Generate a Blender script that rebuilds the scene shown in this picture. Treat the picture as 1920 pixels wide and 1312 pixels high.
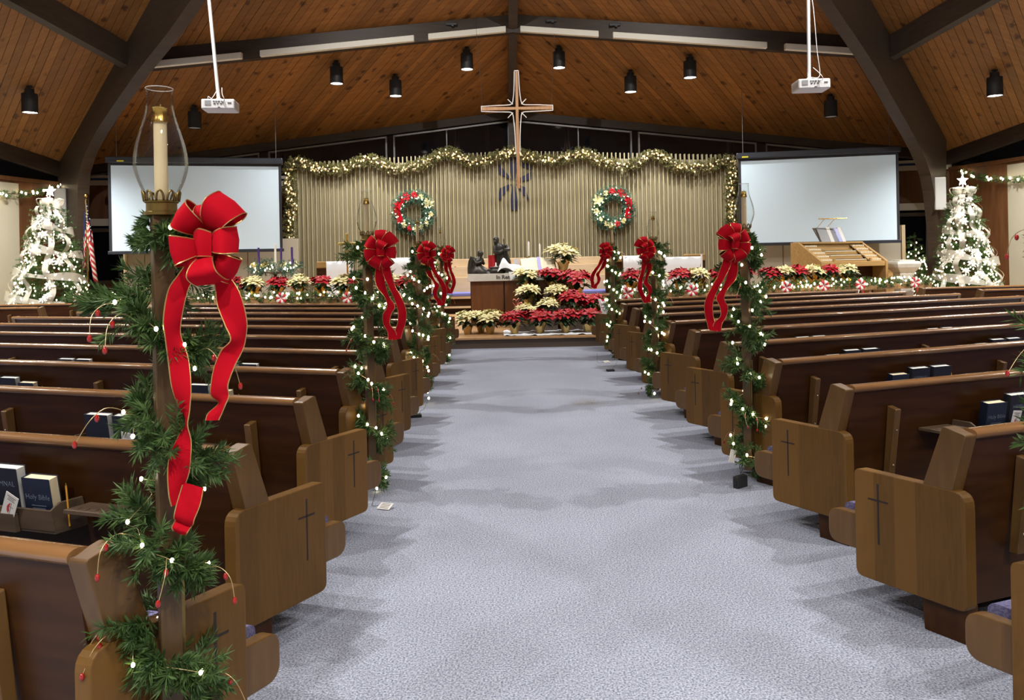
import bpy, bmesh, math, random
from math import sin, cos, pi, sqrt, atan2, radians
from mathutils import Vector, Matrix

for _o in list(bpy.data.objects):
    bpy.data.objects.remove(_o)
scene = bpy.context.scene
COL = scene.collection

# ------------------------------------------------------------------ camera
YAW, ROLL, FPX = 0.0137, 0.0201, 1450.0
cam_data = bpy.data.cameras.new('camera')
cam_data.sensor_width = 36.0
cam_data.lens = FPX / 1920 * 36.0
cam_data.shift_y = -(656 - 482.2) / 1920
cam_data.clip_start = 0.05
cam_data.clip_end = 200
camera = bpy.data.objects.new('camera', cam_data)
COL.objects.link(camera)
_R = Vector((cos(YAW), -sin(YAW), 0)); _U = Vector((0, 0, 1)); _F = Vector((sin(YAW), cos(YAW), 0))
_ri = _R * cos(ROLL) - _U * sin(ROLL); _ui = _R * sin(ROLL) + _U * cos(ROLL)
camera.matrix_world = Matrix(((_ri.x, _ui.x, -_F.x, -0.36), (_ri.y, _ui.y, -_F.y, 0.0),
                              (_ri.z, _ui.z, -_F.z, 1.5), (0, 0, 0, 1)))
scene.camera = camera

# ------------------------------------------------------------------ world and view
world = bpy.data.worlds.new('world')
scene.world = world
world.use_nodes = True
world.node_tree.nodes['Background'].inputs[0].default_value = (0.10, 0.13, 0.2, 1)
world.node_tree.nodes['Background'].inputs[1].default_value = 0.02
vs = scene.view_settings
vs.view_transform = 'Standard'; vs.look = 'None'; vs.gamma = 1.0; vs.use_curve_mapping = False
vs.exposure = 0.0
CAN_WATTS = 950.0
CAN_COLOR = (1.0, 0.97, 0.935)

# ------------------------------------------------------------------ materials
MATS = {}
def nt(m):
    return m.node_tree.nodes, m.node_tree.links
def mat(name, color, rough=0.5, metal=0.0, spec=0.5, emit=None, estr=0.0, alpha=1.0, trans=0.0, sheen=0.0, coat=0.0, sss=0.0):
    if name in MATS: return MATS[name]
    m = bpy.data.materials.new(name); m.use_nodes = True
    b = m.node_tree.nodes['Principled BSDF']
    b.inputs['Base Color'].default_value = (*color, 1)
    b.inputs['Roughness'].default_value = rough
    b.inputs['Metallic'].default_value = metal
    b.inputs['Specular IOR Level'].default_value = spec
    b.inputs['Alpha'].default_value = alpha
    b.inputs['Transmission Weight'].default_value = trans
    b.inputs['Sheen Weight'].default_value = sheen
    b.inputs['Coat Weight'].default_value = coat
    if emit:
        b.inputs['Emission Color'].default_value = (*emit, 1)
        b.inputs['Emission Strength'].default_value = estr
    MATS[name] = m
    return m
def varied(name, c1, c2, scale=6.0, rough=0.6, detail=4.0, stretch=(1, 1, 1), rot=0.0, spec=0.4, metal=0.0, bump=0.0, sheen=0.0, coat=0.0, rand=0.0):
    """noise mix of two colours in object space; rand adds a per-object shift of tone"""
    if name in MATS: return MATS[name]
    m = mat(name, c1, rough, metal, spec, sheen=sheen, coat=coat)
    N, L = nt(m); b = N['Principled BSDF']
    tc = N.new('ShaderNodeTexCoord'); mp = N.new('ShaderNodeMapping')
    mp.inputs['Rotation'].default_value = (0, 0, rot); mp.inputs['Scale'].default_value = stretch
    no = N.new('ShaderNodeTexNoise'); no.inputs['Scale'].default_value = scale; no.inputs['Detail'].default_value = detail
    rp = N.new('ShaderNodeValToRGB'); rp.color_ramp.elements[0].position = 0.3; rp.color_ramp.elements[1].position = 0.7
    rp.color_ramp.elements[0].color = (*c1, 1); rp.color_ramp.elements[1].color = (*c2, 1)
    L.new(tc.outputs['Object'], mp.inputs['Vector']); L.new(mp.outputs[0], no.inputs['Vector'])
    L.new(no.outputs['Fac'], rp.inputs[0])
    out = rp.outputs[0]
    if rand:
        oi = N.new('ShaderNodeObjectInfo'); ma = N.new('ShaderNodeMapRange')
        ma.inputs[3].default_value = 1 - rand; ma.inputs[4].default_value = 1 + rand
        mx = N.new('ShaderNodeMixRGB'); mx.blend_type = 'MULTIPLY'; mx.inputs[0].default_value = 1.0
        L.new(oi.outputs['Random'], ma.inputs[0]); L.new(out, mx.inputs[1]); L.new(ma.outputs[0], mx.inputs[2]); out = mx.outputs[0]
    L.new(out, b.inputs['Base Color'])
    if bump:
        bp = N.new('ShaderNodeBump'); bp.inputs['Strength'].default_value = bump; bp.inputs['Distance'].default_value = 0.01
        L.new(no.outputs['Fac'], bp.inputs['Height']); L.new(bp.outputs[0], b.inputs['Normal'])
    return m
def plank_mat(name, rot):
    m = varied(name, (0.21, 0.086, 0.019), (0.285, 0.128, 0.032), 2.2, 0.55, 5.0, (1.0, 9.0, 1.0), rot, 0.3, rand=0.22)
    N, L = nt(m); b = N['Principled BSDF']
    mp = [n for n in N if n.type == 'MAPPING'][0]
    mp2 = N.new('ShaderNodeMapping'); mp2.inputs['Scale'].default_value = (0.30, 0.75, 1.0)
    vo = N.new('ShaderNodeTexVoronoi'); vo.inputs['Scale'].default_value = 5.0; vo.voronoi_dimensions = '3D'
    no = N.new('ShaderNodeTexNoise'); no.inputs['Scale'].default_value = 14
    mix = N.new('ShaderNodeMixRGB'); mix.inputs[0].default_value = 0.08
    mpb = N.new('ShaderNodeMapping'); mpb.inputs['Rotation'].default_value = (0, 0, rot)
    tc = [n for n in N if n.type == 'TEX_COORD'][0]
    L.new(tc.outputs['Object'], mpb.inputs['Vector']); L.new(mpb.outputs[0], mp2.inputs['Vector'])
    L.new(mp2.outputs[0], mix.inputs[1]); L.new(mpb.outputs[0], no.inputs['Vector']); L.new(no.outputs['Color'], mix.inputs[2])
    L.new(mix.outputs[0], vo.inputs['Vector'])
    rp = N.new('ShaderNodeValToRGB'); rp.color_ramp.elements[0].position = 0.10; rp.color_ramp.elements[1].position = 0.24
    rp.color_ramp.elements[0].color = (0.30, 0.24, 0.2, 1); rp.color_ramp.elements[1].color = (1, 1, 1, 1)
    L.new(vo.outputs['Distance'], rp.inputs[0])
    mul = N.new('ShaderNodeMixRGB'); mul.blend_type = 'MULTIPLY'; mul.inputs[0].default_value = 1.0
    src = b.inputs['Base Color'].links[0].from_socket
    L.new(src, mul.inputs[1]); L.new(rp.outputs[0], mul.inputs[2]); L.new(mul.outputs[0], b.inputs['Base Color'])
    return m
def carpet_mat():
    m = mat('carpet_blue_grey', (0.25, 0.27, 0.36), 0.95, spec=0.1)
    N, L = nt(m); b = N['Principled BSDF']
    tc = N.new('ShaderNodeTexCoord')
    n1 = N.new('ShaderNodeTexNoise'); n1.inputs['Scale'].default_value = 125; n1.inputs['Detail'].default_value = 3; n1.inputs['Roughness'].default_value = 0.7
    n2 = N.new('ShaderNodeTexNoise'); n2.inputs['Scale'].default_value = 1.1; n2.inputs['Detail'].default_value = 3
    rp = N.new('ShaderNodeValToRGB')
    rp.color_ramp.elements[0].position = 0.34; rp.color_ramp.elements[0].color = (0.085, 0.103, 0.155, 1)
    rp.color_ramp.elements[1].position = 0.64; rp.color_ramp.elements[1].color = (0.455, 0.475, 0.55, 1)
    rp2 = N.new('ShaderNodeValToRGB')
    rp2.color_ramp.elements[0].position = 0.3; rp2.color_ramp.elements[0].color = (0.82, 0.82, 0.82, 1)
    rp2.color_ramp.elements[1].position = 0.7; rp2.color_ramp.elements[1].color = (1.0, 1.0, 1.0, 1)
    mul = N.new('ShaderNodeMixRGB'); mul.blend_type = 'MULTIPLY'; mul.inputs[0].default_value = 1
    for n in (n1, n2): L.new(tc.outputs['Object'], n.inputs['Vector'])
    L.new(n1.outputs['Fac'], rp.inputs[0]); L.new(n2.outputs['Fac'], rp2.inputs[0])
    L.new(rp.outputs[0], mul.inputs[1]); L.new(rp2.outputs[0], mul.inputs[2])
    # a worn brownish stain in the middle of the aisle
    sep = N.new('ShaderNodeVectorMath'); sep.operation = 'SUBTRACT'; sep.inputs[1].default_value = (0.52, 7.9, 0)
    sc = N.new('ShaderNodeVectorMath'); sc.operation = 'MULTIPLY'; sc.inputs[1].default_value = (2.4, 2.6, 0)
    ln = N.new('ShaderNodeVectorMath'); ln.operation = 'LENGTH'
    n3 = N.new('ShaderNodeTexNoise'); n3.inputs['Scale'].default_value = 4
    add = N.new('ShaderNodeMath'); add.operation = 'ADD'
    rp3 = N.new('ShaderNodeValToRGB'); rp3.color_ramp.elements[0].position = 0.55; rp3.color_ramp.elements[0].color = (0.8, 0.71, 0.56, 1)
    rp3.color_ramp.elements[1].position = 1.0; rp3.color_ramp.elements[1].color = (1, 1, 1, 1)
    L.new(tc.outputs['Object'], sep.inputs[0]); L.new(sep.outputs[0], sc.inputs[0]); L.new(sc.outputs[0], ln.inputs[0])
    L.new(tc.outputs['Object'], n3.inputs['Vector']); L.new(ln.outputs['Value'], add.inputs[0]); L.new(n3.outputs['Fac'], add.inputs[1])
    L.new(add.outputs[0], rp3.inputs[0])
    mul2 = N.new('ShaderNodeMixRGB'); mul2.blend_type = 'MULTIPLY'; mul2.inputs[0].default_value = 1
    L.new(mul.outputs[0], mul2.inputs[1]); L.new(rp3.outputs[0], mul2.inputs[2])
    L.new(mul2.outputs[0], b.inputs['Base Color'])
    bp = N.new('ShaderNodeBump'); bp.inputs['Strength'].default_value = 0.6; bp.inputs['Distance'].default_value = 0.006
    L.new(n1.outputs['Fac'], bp.inputs['Height']); L.new(bp.outputs[0], b.inputs['Normal'])
    return m
def laminated_mat(name, c1, c2, width, axis=1, rough=0.38):
    """solid wood glued up from boards: one tone per board plus vertical grain"""
    m = mat(name, c1, rough, spec=0.25)
    N, L = nt(m); b = N['Principled BSDF']
    tc = N.new('ShaderNodeTexCoord'); sp = N.new('ShaderNodeSeparateXYZ')
    L.new(tc.outputs['Object'], sp.inputs[0])
    dv = N.new('ShaderNodeMath'); dv.operation = 'DIVIDE'; dv.inputs[1].default_value = width
    fl = N.new('ShaderNodeMath'); fl.operation = 'FLOOR'
    oi = N.new('ShaderNodeObjectInfo'); ad = N.new('ShaderNodeMath'); ad.operation = 'ADD'
    wn = N.new('ShaderNodeTexWhiteNoise'); wn.noise_dimensions = '1D'
    L.new(sp.outputs[axis], dv.inputs[0]); L.new(dv.outputs[0], fl.inputs[0]); L.new(fl.outputs[0], ad.inputs[0])
    sc = N.new('ShaderNodeMath'); sc.operation = 'MULTIPLY'; sc.inputs[1].default_value = 37.0
    L.new(oi.outputs['Random'], sc.inputs[0]); L.new(sc.outputs[0], ad.inputs[1]); L.new(ad.outputs[0], wn.inputs['W'])
    mp = N.new('ShaderNodeMapping'); mp.inputs['Scale'].default_value = (30, 30, 2.5)
    no = N.new('ShaderNodeTexNoise'); no.inputs['Scale'].default_value = 3.0; no.inputs['Detail'].default_value = 4
    L.new(tc.outputs['Object'], mp.inputs[0]); L.new(mp.outputs[0], no.inputs['Vector'])
    mixf = N.new('ShaderNodeMath'); mixf.operation = 'MULTIPLY_ADD'; mixf.inputs[1].default_value = 0.55
    mul = N.new('ShaderNodeMath'); mul.operation = 'MULTIPLY'; mul.inputs[1].default_value = 0.6
    L.new(no.outputs['Fac'], mul.inputs[0]); L.new(wn.outputs['Value'], mixf.inputs[0]); L.new(mul.outputs[0], mixf.inputs[2])
    rp = N.new('ShaderNodeValToRGB'); rp.color_ramp.elements[0].position = 0.15; rp.color_ramp.elements[1].position = 0.8
    rp.color_ramp.elements[0].color = (*c1, 1); rp.color_ramp.elements[1].color = (*c2, 1)
    L.new(mixf.outputs[0], rp.inputs[0]); L.new(rp.outputs[0], b.inputs['Base Color'])
    return m
def emit_mat(name, color, strength, sample=False):
    if name in MATS: return MATS[name]
    m = mat(name, color, 0.4, emit=color, estr=strength)
    if not sample: m.cycles.emission_sampling = 'NONE'
    return m

# ------------------------------------------------------------------ mesh builder
class MB:
    def __init__(s): s.v = []; s.f = []; s.mi = []; s.cur = 0
    def add(s, verts, faces):
        o = len(s.v); s.v += [tuple(p) for p in verts]
        for f in faces: s.f.append(tuple(i + o for i in f)); s.mi.append(s.cur)
        return s
    def box(s, cx, cy, cz, sx, sy, sz, m=None):
        V = [(cx + a * sx / 2, cy + b * sy / 2, cz + c * sz / 2) for c in (-1, 1) for b in (-1, 1) for a in (-1, 1)]
        if m is not None: V = [m @ Vector(p) for p in V]
        return s.add(V, [(0, 2, 3, 1), (4, 5, 7, 6), (0, 1, 5, 4), (2, 6, 7, 3), (0, 4, 6, 2), (1, 3, 7, 5)])
    def bbox(s, lo, hi, m=None):
        return s.box((lo[0] + hi[0]) / 2, (lo[1] + hi[1]) / 2, (lo[2] + hi[2]) / 2, hi[0] - lo[0], hi[1] - lo[1], hi[2] - lo[2], m)
    def prism(s, bot, top):
        """two polygons of equal length (3d points)"""
        n = len(bot)
        return s.add(list(bot) + list(top), [tuple(range(n - 1, -1, -1)), tuple(range(n, 2 * n))] +
                     [(i, (i + 1) % n, n + (i + 1) % n, n + i) for i in range(n)])
    def tube(s, pts, r, n=8, caps=True, sx=1.0):
        pts = [Vector(p) for p in pts]; k = len(pts)
        rs = r if isinstance(r, (list, tuple)) else [r] * k
        V = []; up = None
        for i, p in enumerate(pts):
            t = (pts[min(i + 1, k - 1)] - pts[max(i - 1, 0)])
            if t.length < 1e-9: t = Vector((0, 0, 1))
            t.normalize()
            if up is None: up = Vector((0, 0, 1)) if abs(t.z) < 0.9 else Vector((1, 0, 0))
            a = t.cross(up)
            if a.length < 1e-6: a = t.cross(Vector((0, 1, 0)))
            a.normalize(); bb = a.cross(t); up = bb
            for j in range(n):
                an = 2 * pi * j / n
                V.append(p + a * (cos(an) * rs[i] * sx) + bb * (sin(an) * rs[i]))
        F = [(i * n + j, i * n + (j + 1) % n, (i + 1) * n + (j + 1) % n, (i + 1) * n + j) for i in range(k - 1) for j in range(n)]
        if caps: F += [tuple(range(n - 1, -1, -1)), tuple((k - 1) * n + j for j in range(n))]
        return s.add(V, F)
    def lathe(s, prof, n=24, c=(0, 0, 0), m=None):
        V = []; 
        for r, z in prof:
            for j in range(n):
                a = 2 * pi * j / n; V.append(Vector((c[0] + r * cos(a), c[1] + r * sin(a), c[2] + z)))
        if m is not None: V = [m @ p for p in V]
        k = len(prof)
        F = [(i * n + j, i * n + (j + 1) % n, (i + 1) * n + (j + 1) % n, (i + 1) * n + j) for i in range(k - 1) for j in range(n)]
        if prof[0][0] > 1e-6: F.append(tuple(range(n - 1, -1, -1)))
        if prof[-1][0] > 1e-6: F.append(tuple((k - 1) * n + j for j in range(n)))
        return s.add(V, F)
    def loft(s, rings, caps=True):
        n = len(rings[0]); V = [p for r in rings for p in r]; k = len(rings)
        F = [(i * n + j, i * n + (j + 1) % n, (i + 1) * n + (j + 1) % n, (i + 1) * n + j) for i in range(k - 1) for j in range(n)]
        if caps: F += [tuple(range(n - 1, -1, -1)), tuple((k - 1) * n + j for j in range(n))]
        return s.add(V, F)
    def grid(s, rows):
        w = len(rows[0]); V = [p for r in rows for p in r]
        return s.add(V, [(i * w + j, i * w + j + 1, (i + 1) * w + j + 1, (i + 1) * w + j) for i in range(len(rows) - 1) for j in range(w - 1)])
    def sphere(s, c, r, n=10, k=6, sc=(1, 1, 1)):
        prof = [(sin(pi * i / k), -cos(pi * i / k)) for i in range(k + 1)]
        V = []
        for a, z in prof:
            for j in range(n):
                an = 2 * pi * j / n
                V.append((c[0] + r * a * cos(an) * sc[0], c[1] + r * a * sin(an) * sc[1], c[2] + r * z * sc[2]))
        return s.add(V, [(i * n + j, i * n + (j + 1) % n, (i + 1) * n + (j + 1) % n, (i + 1) * n + j) for i in range(k) for j in range(n)])
    def mesh(s, name, mats, smooth=False, bevel=0.0, seg=2, angle=None):
        me = bpy.data.meshes.new(name); me.from_pydata([tuple(p) for p in s.v], [], s.f)
        ms = mats if isinstance(mats, (list, tuple)) else [mats]
        for m in ms: me.materials.append(m)
        if len(ms) > 1: me.polygons.foreach_set('material_index', s.mi)
        bm = bmesh.new(); bm.from_mesh(me)
        bmesh.ops.remove_doubles(bm, verts=bm.verts, dist=1e-5) if bevel else None
        bmesh.ops.recalc_face_normals(bm, faces=bm.faces) if len(bm.faces) < 60000 else None
        if bevel:
            ed = [e for e in bm.edges if len(e.link_faces) == 2 and e.calc_face_angle(0) > 0.5]
            bmesh.ops.bevel(bm, geom=ed, offset=bevel, segments=seg, profile=0.5, affect='EDGES', clamp_overlap=True)
        bm.to_mesh(me); bm.free()
        if smooth:
            me.polygons.foreach_set('use_smooth', [True] * len(me.polygons))
            if angle: me.set_sharp_from_angle(angle=radians(angle))
        me.update()
        return me
    def build(s, name, mats, parent=None, smooth=False, bevel=0.0, seg=2, angle=None):
        return inst(name, s.mesh(name, mats, smooth, bevel, seg, angle), parent)
def inst(name, me, parent=None, loc=None, rotz=None, scale=None):
    o = bpy.data.objects.new(name, me); COL.objects.link(o)
    if parent is not None: o.parent = parent
    if loc is not None: o.location = loc
    if rotz is not None: o.rotation_euler = (0, 0, rotz)
    if scale is not None: o.scale = scale
    return o
def tag(o, label=None, cat=None, group=None, kind=None):
    if label: o['label'] = label
    if cat: o['category'] = cat
    if group: o['group'] = group
    if kind: o['kind'] = kind
    return o
def thing(name, label, cat, loc=(0, 0, 0), rotz=0.0, group=None, scale=None):
    o = bpy.data.objects.new(name, None); COL.objects.link(o)
    o.empty_display_size = 0.1
    o.location = loc; o.rotation_euler = (0, 0, rotz)
    if scale: o.scale = scale
    return tag(o, label, cat, group)
def children(o): return CHILD.get(o.name, [])
def copy_tree(o, label=None, loc=None, rotz=None, scale=None, parent=None):
    c = o.copy(); COL.objects.link(c)
    if parent is not None: c.parent = parent
    if label: c['label'] = label
    if loc is not None: c.location = loc
    if rotz is not None: c.rotation_euler = (0, 0, rotz)
    if scale is not None: c.scale = scale
    for ch in list(o.children): copy_tree(ch, parent=c)
    return c
def text_mesh(txt, size, depth=0.002, bold=0.0, align='CENTER'):
    cu = bpy.data.curves.new('text', 'FONT'); cu.body = txt; cu.size = size; cu.extrude = depth; cu.offset = bold
    cu.align_x = align; cu.align_y = 'CENTER'; cu.resolution_u = 2
    o = bpy.data.objects.new('text', cu); COL.objects.link(o)
    dg = bpy.context.evaluated_depsgraph_get()
    me = bpy.data.meshes.new_from_object(o.evaluated_get(dg))
    bpy.data.objects.remove(o)
    return me
def text_obj(name, txt, size, m, parent, matrix, depth=0.002, bold=0.0):
    me = text_mesh(txt, size, depth, bold); me.materials.clear(); me.materials.append(m)
    o = inst(name, me, parent); o.matrix_local = matrix
    return o
def catmull(pts, n=8):
    P = [Vector(p) for p in pts]; out = []
    for i in range(len(P) - 1):
        p0 = P[max(i - 1, 0)]; p1 = P[i]; p2 = P[i + 1]; p3 = P[min(i + 2, len(P) - 1)]
        for k in range(n):
            t = k / n
            out.append(0.5 * ((2 * p1) + (-p0 + p2) * t + (2 * p0 - 5 * p1 + 4 * p2 - p3) * t * t + (-p0 + 3 * p1 - 3 * p2 + p3) * t ** 3))
    out.append(P[-1])
    return out
# ================================================================== ROOM
YC, RA, RR, RC, VM = 8.0654, 10.7657, 0.4159, 0.247, 0.23      # roof: centre, apex, ridge fall, cross fall, V of the walls in plan
D_EAVE, D_FRONT, A_EAVE = 12.935, 9.32, 10.51
def roof_z(x, yl):
    return RA - RR * yl - RC * abs(x) if yl >= abs(x) else (RA - RR * abs(x) - RC * abs(yl) if abs(x) >= abs(yl) else RA - RR * abs(yl) - RC * abs(x))

M_carpet = carpet_mat()
M_beam = varied('dark_beam_wood', (0.038, 0.025, 0.016), (0.054, 0.037, 0.025), 3, 0.5, 4, (1, 1, 6), spec=0.35)
M_deck = mat('ceiling_deck_shadow', (0.05, 0.022, 0.008), 0.8)
M_cream = mat('cream_wall_paint', (0.40, 0.365, 0.27), 0.7, spec=0.25)
M_taupe = mat('taupe_wall_paint', (0.36, 0.33, 0.26), 0.75, spec=0.2)
M_wallwood = varied('brown_wall_panelling', (0.09, 0.035, 0.012), (0.14, 0.058, 0.02), 2.5, 0.5, 4, (4, 4, 0.6), spec=0.35)
M_trimwhite = mat('off_white_trim', (0.5, 0.46, 0.38), 0.5)
M_metal = mat('grey_aluminium_frame', (0.22, 0.21, 0.2), 0.4, metal=0.8)
M_glass_dark = mat('night_window_glass', (0.004, 0.005, 0.007), 0.04, spec=0.5)
M_stagewood = varied('honey_stage_wood', (0.38, 0.21, 0.095), (0.47, 0.275, 0.13), 3, 0.35, 4, (6, 1, 1), spec=0.4)
M_riser = mat('dark_brown_riser', (0.09, 0.062, 0.044), 0.55)

tag(MB().add([(-15, -6, 0), (15, -6, 0), (15, 23, 0), (-15, 23, 0)], [(0, 1, 2, 3)]).build('floor', M_carpet), kind='structure')

# chancel platform
mb = MB()
edge = [(-11.5, 16.13), (-1.6, 12.8), (1.6, 12.8), (11.5, 16.13), (11.5, 18.3), (0, 20.9), (-11.5, 18.3)]
mb.prism([(x, y, -0.02) for x, y in edge], [(x, y, 0.15) for x, y in edge])
plat = mb.build('chancel_platform', M_riser)
tag(plat, kind='structure')
mb = MB()
edge2 = [(-11.5, 16.10), (-1.6, 12.77), (1.6, 12.77), (11.5, 16.10), (11.5, 18.3), (0, 20.9), (-11.5, 18.3)]
mb.prism([(x, y, 0.15) for x, y in edge2], [(x, y, 0.18) for x, y in edge2])
mb.build('platform_deck', M_stagewood, plat)

# ceiling deck + planks
def wpt(lx, ly, dz=0.0): return (lx, ly + YC, roof_z(lx, ly) + dz)
mb = MB()
corner = [(-A_EAVE, -A_EAVE), (A_EAVE, -A_EAVE), (A_EAVE, A_EAVE), (-A_EAVE, A_EAVE)]
mids = [(0, -D_EAVE), (D_EAVE, 0), (0, D_EAVE), (-D_EAVE, 0)]
ring = []
for i in range(4): ring += [corner[i], mids[(i + 1) % 4]]
ring = [(-A_EAVE, -A_EAVE), (0, -D_EAVE), (A_EAVE, -A_EAVE), (D_EAVE, 0), (A_EAVE, A_EAVE), (0, D_EAVE), (-A_EAVE, A_EAVE), (-D_EAVE, 0)]
V = [wpt(0, 0, 0.06)] + [wpt(x, y, 0.06) for x, y in ring]
mb.add(V, [(0, 1 + i, 1 + (i + 1) % 8) for i in range(8)])
ceiling = mb.build('ceiling', [M_deck])
tag(ceiling, kind='structure')
# rear half of the roof keeps the same boards as one joined surface
mb = MB()
V = [wpt(0, 0, 0.02)] + [wpt(x, y, 0.02) for x, y in ring]
mb.add(V, [(0, 1 + i, 1 + (i + 1) % 8) for i in (0, 1, 2, 7)])
M_plankL = plank_mat('knotty_pine_left', radians(45)); M_plankR = plank_mat('knotty_pine_right', radians(-45))
mb.build('rear_boards', M_plankL, ceiling)

def clip(poly, a, b, c):
    out = []
    for i in range(len(poly)):
        p, q = poly[i], poly[(i + 1) % len(poly)]
        dp = a * p[0] + b * p[1] - c; dq = a * q[0] + b * q[1] - c
        if dp <= 0: out.append(p)
        if dp * dq < 0:
            t = dp / (dp - dq); out.append((p[0] + (q[0] - p[0]) * t, p[1] + (q[1] - p[1]) * t))
    return out
PW = 0.142
rng = random.Random(5)
for plane in ('chancel', 'side'):
    for sx in (-1, 1):
        if plane == 'chancel': tri = [(0, 0), (0, D_EAVE), (A_EAVE, A_EAVE)]; na, nb = -1 / sqrt(2), 1 / sqrt(2)
        else: tri = [(0, 0), (D_EAVE, 0), (A_EAVE, A_EAVE)]; na, nb = 1 / sqrt(2), -1 / sqrt(2)
        k = 0
        while k * PW < 9.15:
            lo, hi = k * PW + 0.004, (k + 1) * PW - 0.004
            p = clip(clip(tri, na, nb, hi), -na, -nb, -lo); k += 1
            if len(p) < 3: continue
            dz = rng.uniform(-0.006, 0.004)
            bot = [wpt(sx * x, y, dz) for x, y in p]; top = [(a, b, c + 0.05) for a, b, c in bot]
            # chancel-left boards run along (-1,1); side-left boards as well
            m = M_plankL if sx < 0 else M_plankR
            MB().prism(bot, top).build('plank', m, ceiling)

# laminated arches on the diagonals
def arch(sx, low, top, label, k=1.0):
    outer = [(0.0, RA - 0.02)] + [(a, RA - (RR + RC) * a + 0.03) for a in (2, 4, 6, 8, 9.5, top)] + [(top - 0.12, 2.6), (top - 0.2, 0.0)]
    inner = catmull([(a, 0, z) for a, z in low], 4)
    inner = [(p[0], p[2]) for p in inner]
    half = 0.12
    d = Vector((sx * k, 1, 0)).normalized(); nrm = Vector((-d.y, d.x, 0))
    def pt(a, z, s): return Vector((sx * k * a, YC + a, z)) + nrm * (half * s)
    n = 40
    def resample(P):
        L = [0]
        for i in range(1, len(P)): L.append(L[-1] + math.dist(P[i], P[i - 1]))
        out = []
        for k in range(n + 1):
            t = L[-1] * k / n; i = max(j for j in range(len(L)) if L[j] <= t + 1e-9); i = min(i, len(P) - 2)
            u = (t - L[i]) / (L[i + 1] - L[i]); out.append((P[i][0] + (P[i + 1][0] - P[i][0]) * u, P[i][1] + (P[i + 1][1] - P[i][1]) * u))
        return out
    o2, i2 = resample(outer), resample(inner)
    rings = [[pt(*o2[k], -1), pt(*o2[k], 1), pt(*i2[k], 1), pt(*i2[k], -1)] for k in range(n + 1)]
    o = MB().loft(rings).build('arch_beam', M_beam)
    return tag(o, label, 'arch', kind='structure')
lowR = [(0, 9.15), (2.7, 7.5), (5.35, 5.87), (6.25, 5.38), (6.9, 5.0), (7.45, 4.6), (8.4, 3.94), (8.89, 3.54), (9.25, 3.08), (9.46, 2.35), (9.58, 1.4), (9.62, 0)]
lowL = [(0, 9.0), (2.7, 7.5), (5.26, 6.0), (5.99, 5.6), (6.80, 5.23), (7.53, 4.84), (8.42, 4.32), (8.99, 3.83), (9.2, 3.42), (9.30, 2.3), (9.34, 0)]
arch(1, lowR, 10.1, 'dark curved laminated roof arch beside the organ')
arch(-1, lowL, 10.3, 'dark curved laminated roof arch beside the flag', 1.04)

def beam(pts, width, depth, name, label, drop=0.0):
    """beam hung below the ceiling along a list of local plan points"""
    for i in range(len(pts) - 1):
        a = Vector((*pts[i], 0)); b = Vector((*pts[i + 1], 0)); d = (b - a).normalized(); nrm = Vector((-d.y, d.x, 0)) * width / 2
        za = roof_z(*pts[i]) - drop; zb = roof_z(*pts[i + 1]) - drop
        A = [(a.x + s * nrm.x, a.y + s * nrm.y + YC, za + dz) for s, dz in ((-1, 0.04), (1, 0.04), (1, -depth), (-1, -depth))]
        B = [(b.x + s * nrm.x, b.y + s * nrm.y + YC, zb + dz) for s, dz in ((-1, 0.04), (1, 0.04), (1, -depth), (-1, -depth))]
        o = MB().loft([A, B]).build(name, M_beam)
        tag(o, label[i] if isinstance(label, list) else label, 'beam', kind='structure')
af = D_FRONT / (1 + VM)
def vline(d, x): return d - VM * abs(x)
beam([(-af, af), (0, D_FRONT), (af, af)], 0.2, 0.36, 'roof_beam', ['dark roof beam carrying pale strip lights, flag side of the ridge', 'dark roof beam carrying pale strip lights, organ side of the ridge'])
for sx, nm in ((-1, 'flag'), (1, 'organ')):
    beam([(sx * af, af), (sx * D_FRONT, 0), (sx * af, -af)], 0.2, 0.42, 'roof_beam', 'plain dark roof beam over the outer pews on the %s side' % nm)
    beam([(sx * A_EAVE, A_EAVE), (sx * (D_EAVE - .05), 0), (sx * A_EAVE, -A_EAVE)], 0.22, 0.28, 'roof_beam', 'dark sloping eave beam above the cream wall on the %s side' % nm)
beam([(-A_EAVE, A_EAVE), (0, D_EAVE - .05), (A_EAVE, A_EAVE)], 0.2, 0.16, 'roof_beam', ['dark eave beam above the chancel glazing, flag side', 'dark eave beam above the chancel glazing, organ side'])
beam([(0, 0), (0, D_EAVE)], 0.2, 0.34, 'roof_beam', 'dark ridge beam running down to the chancel wall')
mb = MB(); mb.bbox((-0.1, 20.8, 0.1), (0.1, 20.98, 5.4))
tag(mb.build('ridge_post', M_beam), 'dark upright post behind the hanging cross under the ridge', 'post', kind='structure')

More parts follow.
